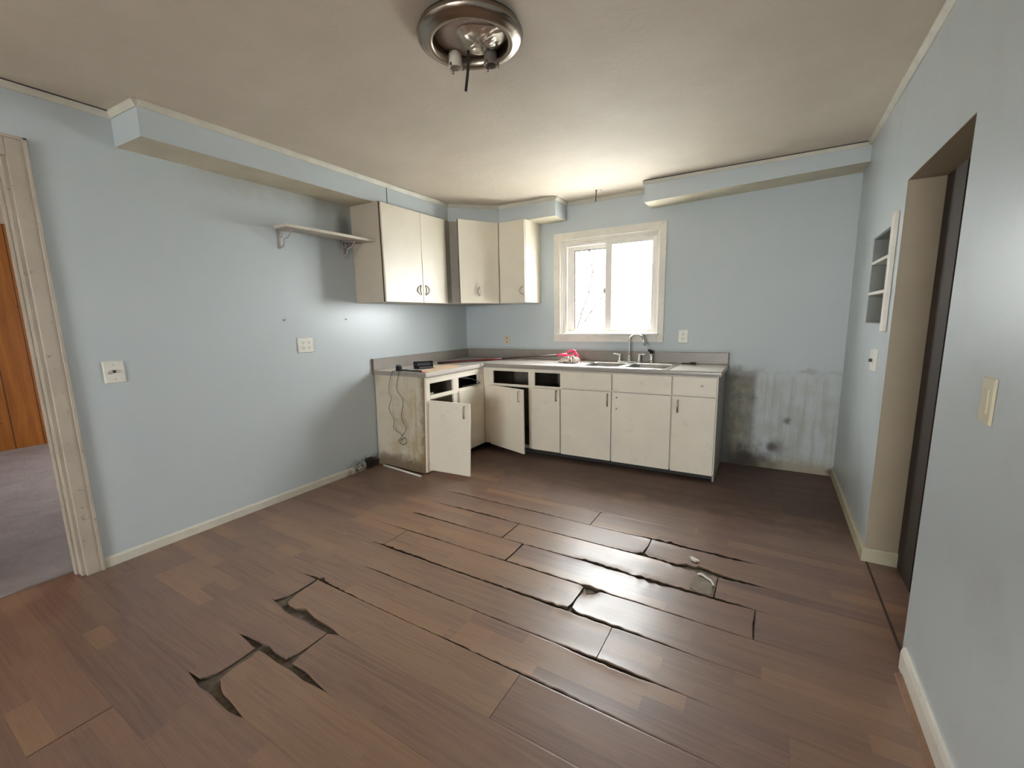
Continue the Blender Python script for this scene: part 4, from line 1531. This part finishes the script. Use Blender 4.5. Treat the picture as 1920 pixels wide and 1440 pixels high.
# ---- recessed shelves in the right wall
nc = thing('recessed_shelf', (W + 0.05, (NY0 + NY1) / 2, NZ0), 'small recessed wall shelf unit with two shelves beside the right doorway', 'shelf')
m = MB()
m.box(W + 0.112, W + 0.12, NY0, NY1, NZ0, NZ1)
m.box(W + 0.001, W + 0.112, NY0, NY0 + 0.006, NZ0, NZ1).box(W + 0.001, W + 0.112, NY1 - 0.006, NY1, NZ0, NZ1)
m.box(W + 0.001, W + 0.112, NY0 + 0.006, NY1 - 0.006, NZ0, NZ0 + 0.006).box(W + 0.001, W + 0.112, NY0 + 0.006, NY1 - 0.006, NZ1 - 0.006, NZ1)
m.build('back_box', M['niche'], nc)
for zz in (1.455, 1.640):
    m = MB()
    m.box(W - 0.004, W + 0.111, NY0 + 0.007, NY1 - 0.007, zz, zz + 0.018)
    m.build('shelf_board', M['trim'], nc, bevel=0.002)
m = MB()
m.box(W - 0.022, W - 0.0005, NY0 - 0.055, NY0 - 0.005, NZ0 - 0.035, NZ1 + 0.055)
m.build('side_trim', M['trim'], nc, bevel=0.004)
m = MB()
m.box(W - 0.006, W - 0.0005, NY1 - 0.002, NY1 + 0.02, NZ0 - 0.02, NZ1 + 0.02).box(W - 0.006, W - 0.0005, NY0 - 0.004, NY1 - 0.003, NZ1, NZ1 + 0.02).box(W - 0.006, W - 0.0005, NY0 - 0.004, NY1 - 0.003, NZ0 - 0.02, NZ0)
m.build('face_trim', M['wall_right'], nc)

# ================================================================== CEILING LIGHT
LC = (2.06, -2.73)
cl = thing('ceiling_light', (LC[0], LC[1], H), 'round tarnished metal ceiling light with its glass missing and a rod hanging down', 'light')
m = MB()
prof = [(0.198, H - 0.001), (0.207, H - 0.006), (0.206, H - 0.012), (0.212, H - 0.016), (0.216, H - 0.024), (0.214, H - 0.034), (0.206, H - 0.043),
        (0.194, H - 0.049), (0.184, H - 0.051), (0.180, H - 0.055), (0.170, H - 0.0575), (0.158, H - 0.056), (0.152, H - 0.051), (0.149, H - 0.040), (0.148, H - 0.016), (0.1475, H - 0.002)]
rings = []
n_ = 72
for r, z in prof:
    rings.append([m.bm.verts.new((LC[0] + r * math.cos(2 * math.pi * k / n_), LC[1] + r * math.sin(2 * math.pi * k / n_), z)) for k in range(n_)])
for i in range(len(rings) - 1):
    for k in range(n_):
        f = m.face([rings[i][k], rings[i][(k + 1) % n_], rings[i + 1][(k + 1) % n_], rings[i + 1][k]])
        f.smooth = True
m.build('canopy_ring', M['nickel'], cl)
m = MB()
m.lathe([(0.147, H - 0.010), (0.146, H - 0.018), (0.10, H - 0.022), (0.001, H - 0.022)], (LC[0], LC[1], 0), 48)
m.build('reflector', M['plate_dirty'], cl)
m = MB()                                                   # crumpled foil-like insulation
rr = random.Random(4)
cf = (LC[0] + 0.030, LC[1] + 0.035)
nr, na = 7, 26
vv = []
for i in range(nr + 1):
    row = []
    for k in range(na):
        a = 2 * math.pi * k / na
        rad = 0.100 * i / nr * (1 + 0.14 * math.sin(3 * a + 1))
        row.append(m.bm.verts.new((cf[0] + rad * math.cos(a), cf[1] + rad * math.sin(a), H - 0.024 - (0.022 * (1 - (i / nr) ** 3)) * rr.uniform(0.55, 1.1))))
    vv.append(row)
for i in range(nr):
    for k in range(na):
        m.face([vv[i][k], vv[i][(k + 1) % na], vv[i + 1][(k + 1) % na], vv[i + 1][k]])
m.build('foil_insulation', M['foil'], cl)
for (sx, sy, mt) in ((LC[0] - 0.118, LC[1] + 0.052, 'porcelain'), (LC[0] + 0.020, LC[1] + 0.120, 'socket_dark')):
    m = MB()
    m.lathe([(0.018, H - 0.020), (0.027, H - 0.028), (0.029, H - 0.070), (0.032, H - 0.080), (0.030, H - 0.084), (0.024, H - 0.084), (0.022, H - 0.06), (0.001, H - 0.058)], (sx, sy, 0), 20)
    sk_ = m.build('socket', M[mt], cl)
    for k in range(3):
        a = 2 * math.pi * k / 3 + 0.5
        m = MB()
        m.lathe([(0.004, H - 0.094), (0.006, H - 0.086), (0.004, H - 0.074)], (sx + 0.031 * math.cos(a), sy + 0.031 * math.sin(a), 0), 8)
        m.build('socket_clip', M['nickel'], sk_)
m = MB()
m.tube([(2.006, -2.668, H - 0.022), (1.996, -2.662, H - 0.10), (1.976, -2.655, 2.345)], 0.0062, 10)
m.build('rod', M['rod'], cl)

# hook screwed in the ceiling near the window
hk = MB()
hk.tube(smooth_path([(1.717, -0.25, H), (1.716, -0.25, H - 0.05), (1.713, -0.25, H - 0.10)]), 0.0045, 8)
hk.lathe([(0.012, H - 0.0002), (0.011, H - 0.004), (0.004, H - 0.006)], (1.717, -0.25, 0), 12)
tag(hk.build('ceiling_hook', M['greywood']), 'small dark hook hanging from the ceiling above the window', 'hook')
hk = MB()
hk.tube(smooth_path([(1.760, -0.24, H), (1.762, -0.24, H - 0.022), (1.770, -0.243, H - 0.040), (1.762, -0.245, H - 0.055)]), 0.003, 8)
hk.lathe([(0.010, H - 0.0002), (0.009, H - 0.004), (0.003, H - 0.006)], (1.760, -0.24, 0), 12)
tag(hk.build('ceiling_hook', M['silverline']), 'smaller pale hook in the ceiling just right of the dark hook', 'hook')


# ================================================================== PLATES ON THE WALLS
def plate_mesh(o, cu, cz, w, h, place, t=0.006, mat='plate', par=None, name='cover_plate'):
    """place(u, out, z) -> world point; builds a bevelled cover plate"""
    m = MB()
    a, b = cu - w / 2, cu + w / 2
    lo = [place(a, 0.0006, cz - h / 2), place(b, 0.0006, cz - h / 2), place(b, 0.0006, cz + h / 2), place(a, 0.0006, cz + h / 2)]
    i = 0.004
    hi = [place(a + i, t, cz - h / 2 + i), place(b - i, t, cz - h / 2 + i), place(b - i, t, cz + h / 2 - i), place(a + i, t, cz + h / 2 - i)]
    m.hexa(lo, hi)
    return m.build(name, M[mat], par)


def bits(par, place, rects, name, mat, t0, t1):
    m = MB()
    for (a, b, c, d) in rects:
        m.hexa([place(a, t0, c), place(b, t0, c), place(b, t0, d), place(a, t0, d)], [place(a, t1, c), place(b, t1, c), place(b, t1, d), place(a, t1, d)])
    return m.build(name, M[mat], par)


def duplex(par, place, cu, cz, t, face='plate', slot='slot'):
    for dz in (0.021, -0.021):
        f = bits(par, place, [(cu - 0.016, cu + 0.016, cz + dz - 0.014, cz + dz + 0.014)], 'receptacle', face, t - 0.001, t + 0.0015)
        bits(f, place, [(cu - 0.009, cu - 0.006, cz + dz - 0.003, cz + dz + 0.008), (cu + 0.005, cu + 0.008, cz + dz - 0.003, cz + dz + 0.008), (cu - 0.003, cu + 0.003, cz + dz - 0.011, cz + dz - 0.005)], 'slot', slot, t + 0.0012, t + 0.0019)


PL = lambda u, o, z: (o, u, z)            # on the left wall
PB = lambda u, o, z: (u, -o, z)           # on the back wall
PR = lambda u, o, z: (W - o, u, z)        # on the right wall
s1 = thing('light_switch', (0, -3.402, 1.108), 'cream toggle switch plate on the left wall beside the side room doorway', 'switch')
plate_mesh(None, -3.402, 1.108, 0.096, 0.124, PL, 0.008, 'plate', s1)
bits(s1, PL, [(-3.410, -3.398, 1.104, 1.120)], 'toggle', 'slot', 0.007, 0.018)
for rc in ((-3.432, -3.412, 1.100, 1.103), (-3.406, -3.400, 1.148, 1.151), (-3.406, -3.400, 1.066, 1.069)):
    bits(s1, PL, [rc], 'screw', 'slot', 0.0079, 0.0085)
s2 = thing('wall_outlet', (0, -2.19, 1.189), 'square white double-gang outlet plate on the left wall below the shelf', 'outlet')
plate_mesh(None, -2.190, 1.189, 0.134, 0.121, PL, 0.012, 'plate', s2)
for uu in (-2.215, -2.165):
    duplex(s2, PL, uu, 1.189, 0.012)
s3 = thing('wall_outlet', (0.57, 0, 1.123), 'small beige outlet on the back wall under the corner wall cabinets', 'outlet')
plate_mesh(None, 0.570, 1.123, 0.080, 0.090, PB, 0.005, 'plate_old', s3)
duplex(s3, PB, 0.570, 1.123, 0.005, 'pull_old')
s4 = thing('wall_outlet', (2.49, 0, 1.166), 'white outlet plate on the back wall right of the window', 'outlet')
plate_mesh(None, 2.490, 1.166, 0.086, 0.122, PB, 0.006, 'plate', s4)
duplex(s4, PB, 2.490, 1.166, 0.006)
s5 = thing('light_switch', (W, -1.19, 1.082), 'white switch plate on the right wall below the recessed shelf', 'switch')
plate_mesh(None, -1.180, 1.082, 0.115, 0.122, PR, 0.014, 'plate', s5)
bits(s5, PR, [(-1.190, -1.176, 1.072, 1.090)], 'toggle', 'slot', 0.012, 0.028)
bits(s5, PR, [(-1.186, -1.180, 1.122, 1.126)], 'screw', 'slot', 0.013, 0.0145)
s6 = thing('light_switch', (W, -2.722, 1.108), 'ivory rocker switch plate on the right wall nearest the camera', 'switch')
plate_mesh(None, -2.722, 1.108, 0.080, 0.128, PR, 0.006, 'plate_old', s6)
bits(s6, PR, [(-2.738, -2.706, 1.075, 1.141)], 'rocker', 'plate_old', 0.005, 0.009)
for (yy, zz, lab) in ((-2.344, 1.388, 'small nail in the left wall above the double-gang outlet'), (-1.778, 1.386, 'small nail in the left wall below the wall cabinet')):
    m = MB()
    m.tube([(0.0003, yy, zz), (0.012, yy - 0.002, zz + 0.004)], [0.0055, 0.005], 8)
    tag(m.build('nail', M['iron']), lab, 'nail', 'nails in the left wall')
# torn laminate by the broken planks


def SO(k, x, mm):
    return (x, S(k, x) + mm / 1000)


def slab(name, pts, z0, z1, mat, par=None):
    m = MB()
    m.hexa([(a, b, z0) for a, b in pts], [(a, b, z) for (a, b), z in zip(pts, z1 if isinstance(z1, list) else [z1] * len(pts))])
    return m.build(name, M[mat], par)


ch = slab('laminate_chip', [SO(2, 2.880, 118), SO(2, 2.893, 84), SO(2, 2.915, 72), SO(2, 2.935, 92), SO(2, 2.912, 112), SO(2, 2.896, 122)], 0.0035, [0.007, 0.011, 0.016, 0.012, 0.008, 0.008], 'trim')
tag(ch, 'pale curled laminate chip standing up by the widest floor crack', 'chip')
pt = thing('torn_patch', (2.98, S(3, 2.98) + 0.08, 0.003), 'olive tan torn patch of plank with a pale ragged rim on the floor', 'floor patch')
slab('bare_patch', [SO(3, 2.926, 30), SO(3, 2.930, 132), SO(3, 2.955, 160), SO(3, 3.005, 128), SO(3, 3.026, 98), SO(3, 3.026, 22), SO(3, 2.97, 6)], 0.003, 0.0052, 'patch', pt)
m = MB()
m.tube(smooth_path([(*SO(3, 2.945, 168), 0.006), (*SO(3, 2.962, 172), 0.010), (*SO(3, 2.990, 152), 0.009), (*SO(3, 3.014, 132), 0.010), (*SO(3, 3.030, 100), 0.007)]), [0.004] + [0.0062] * 23 + [0.003], 6)
m.build('torn_rim', M['trim'], pt)
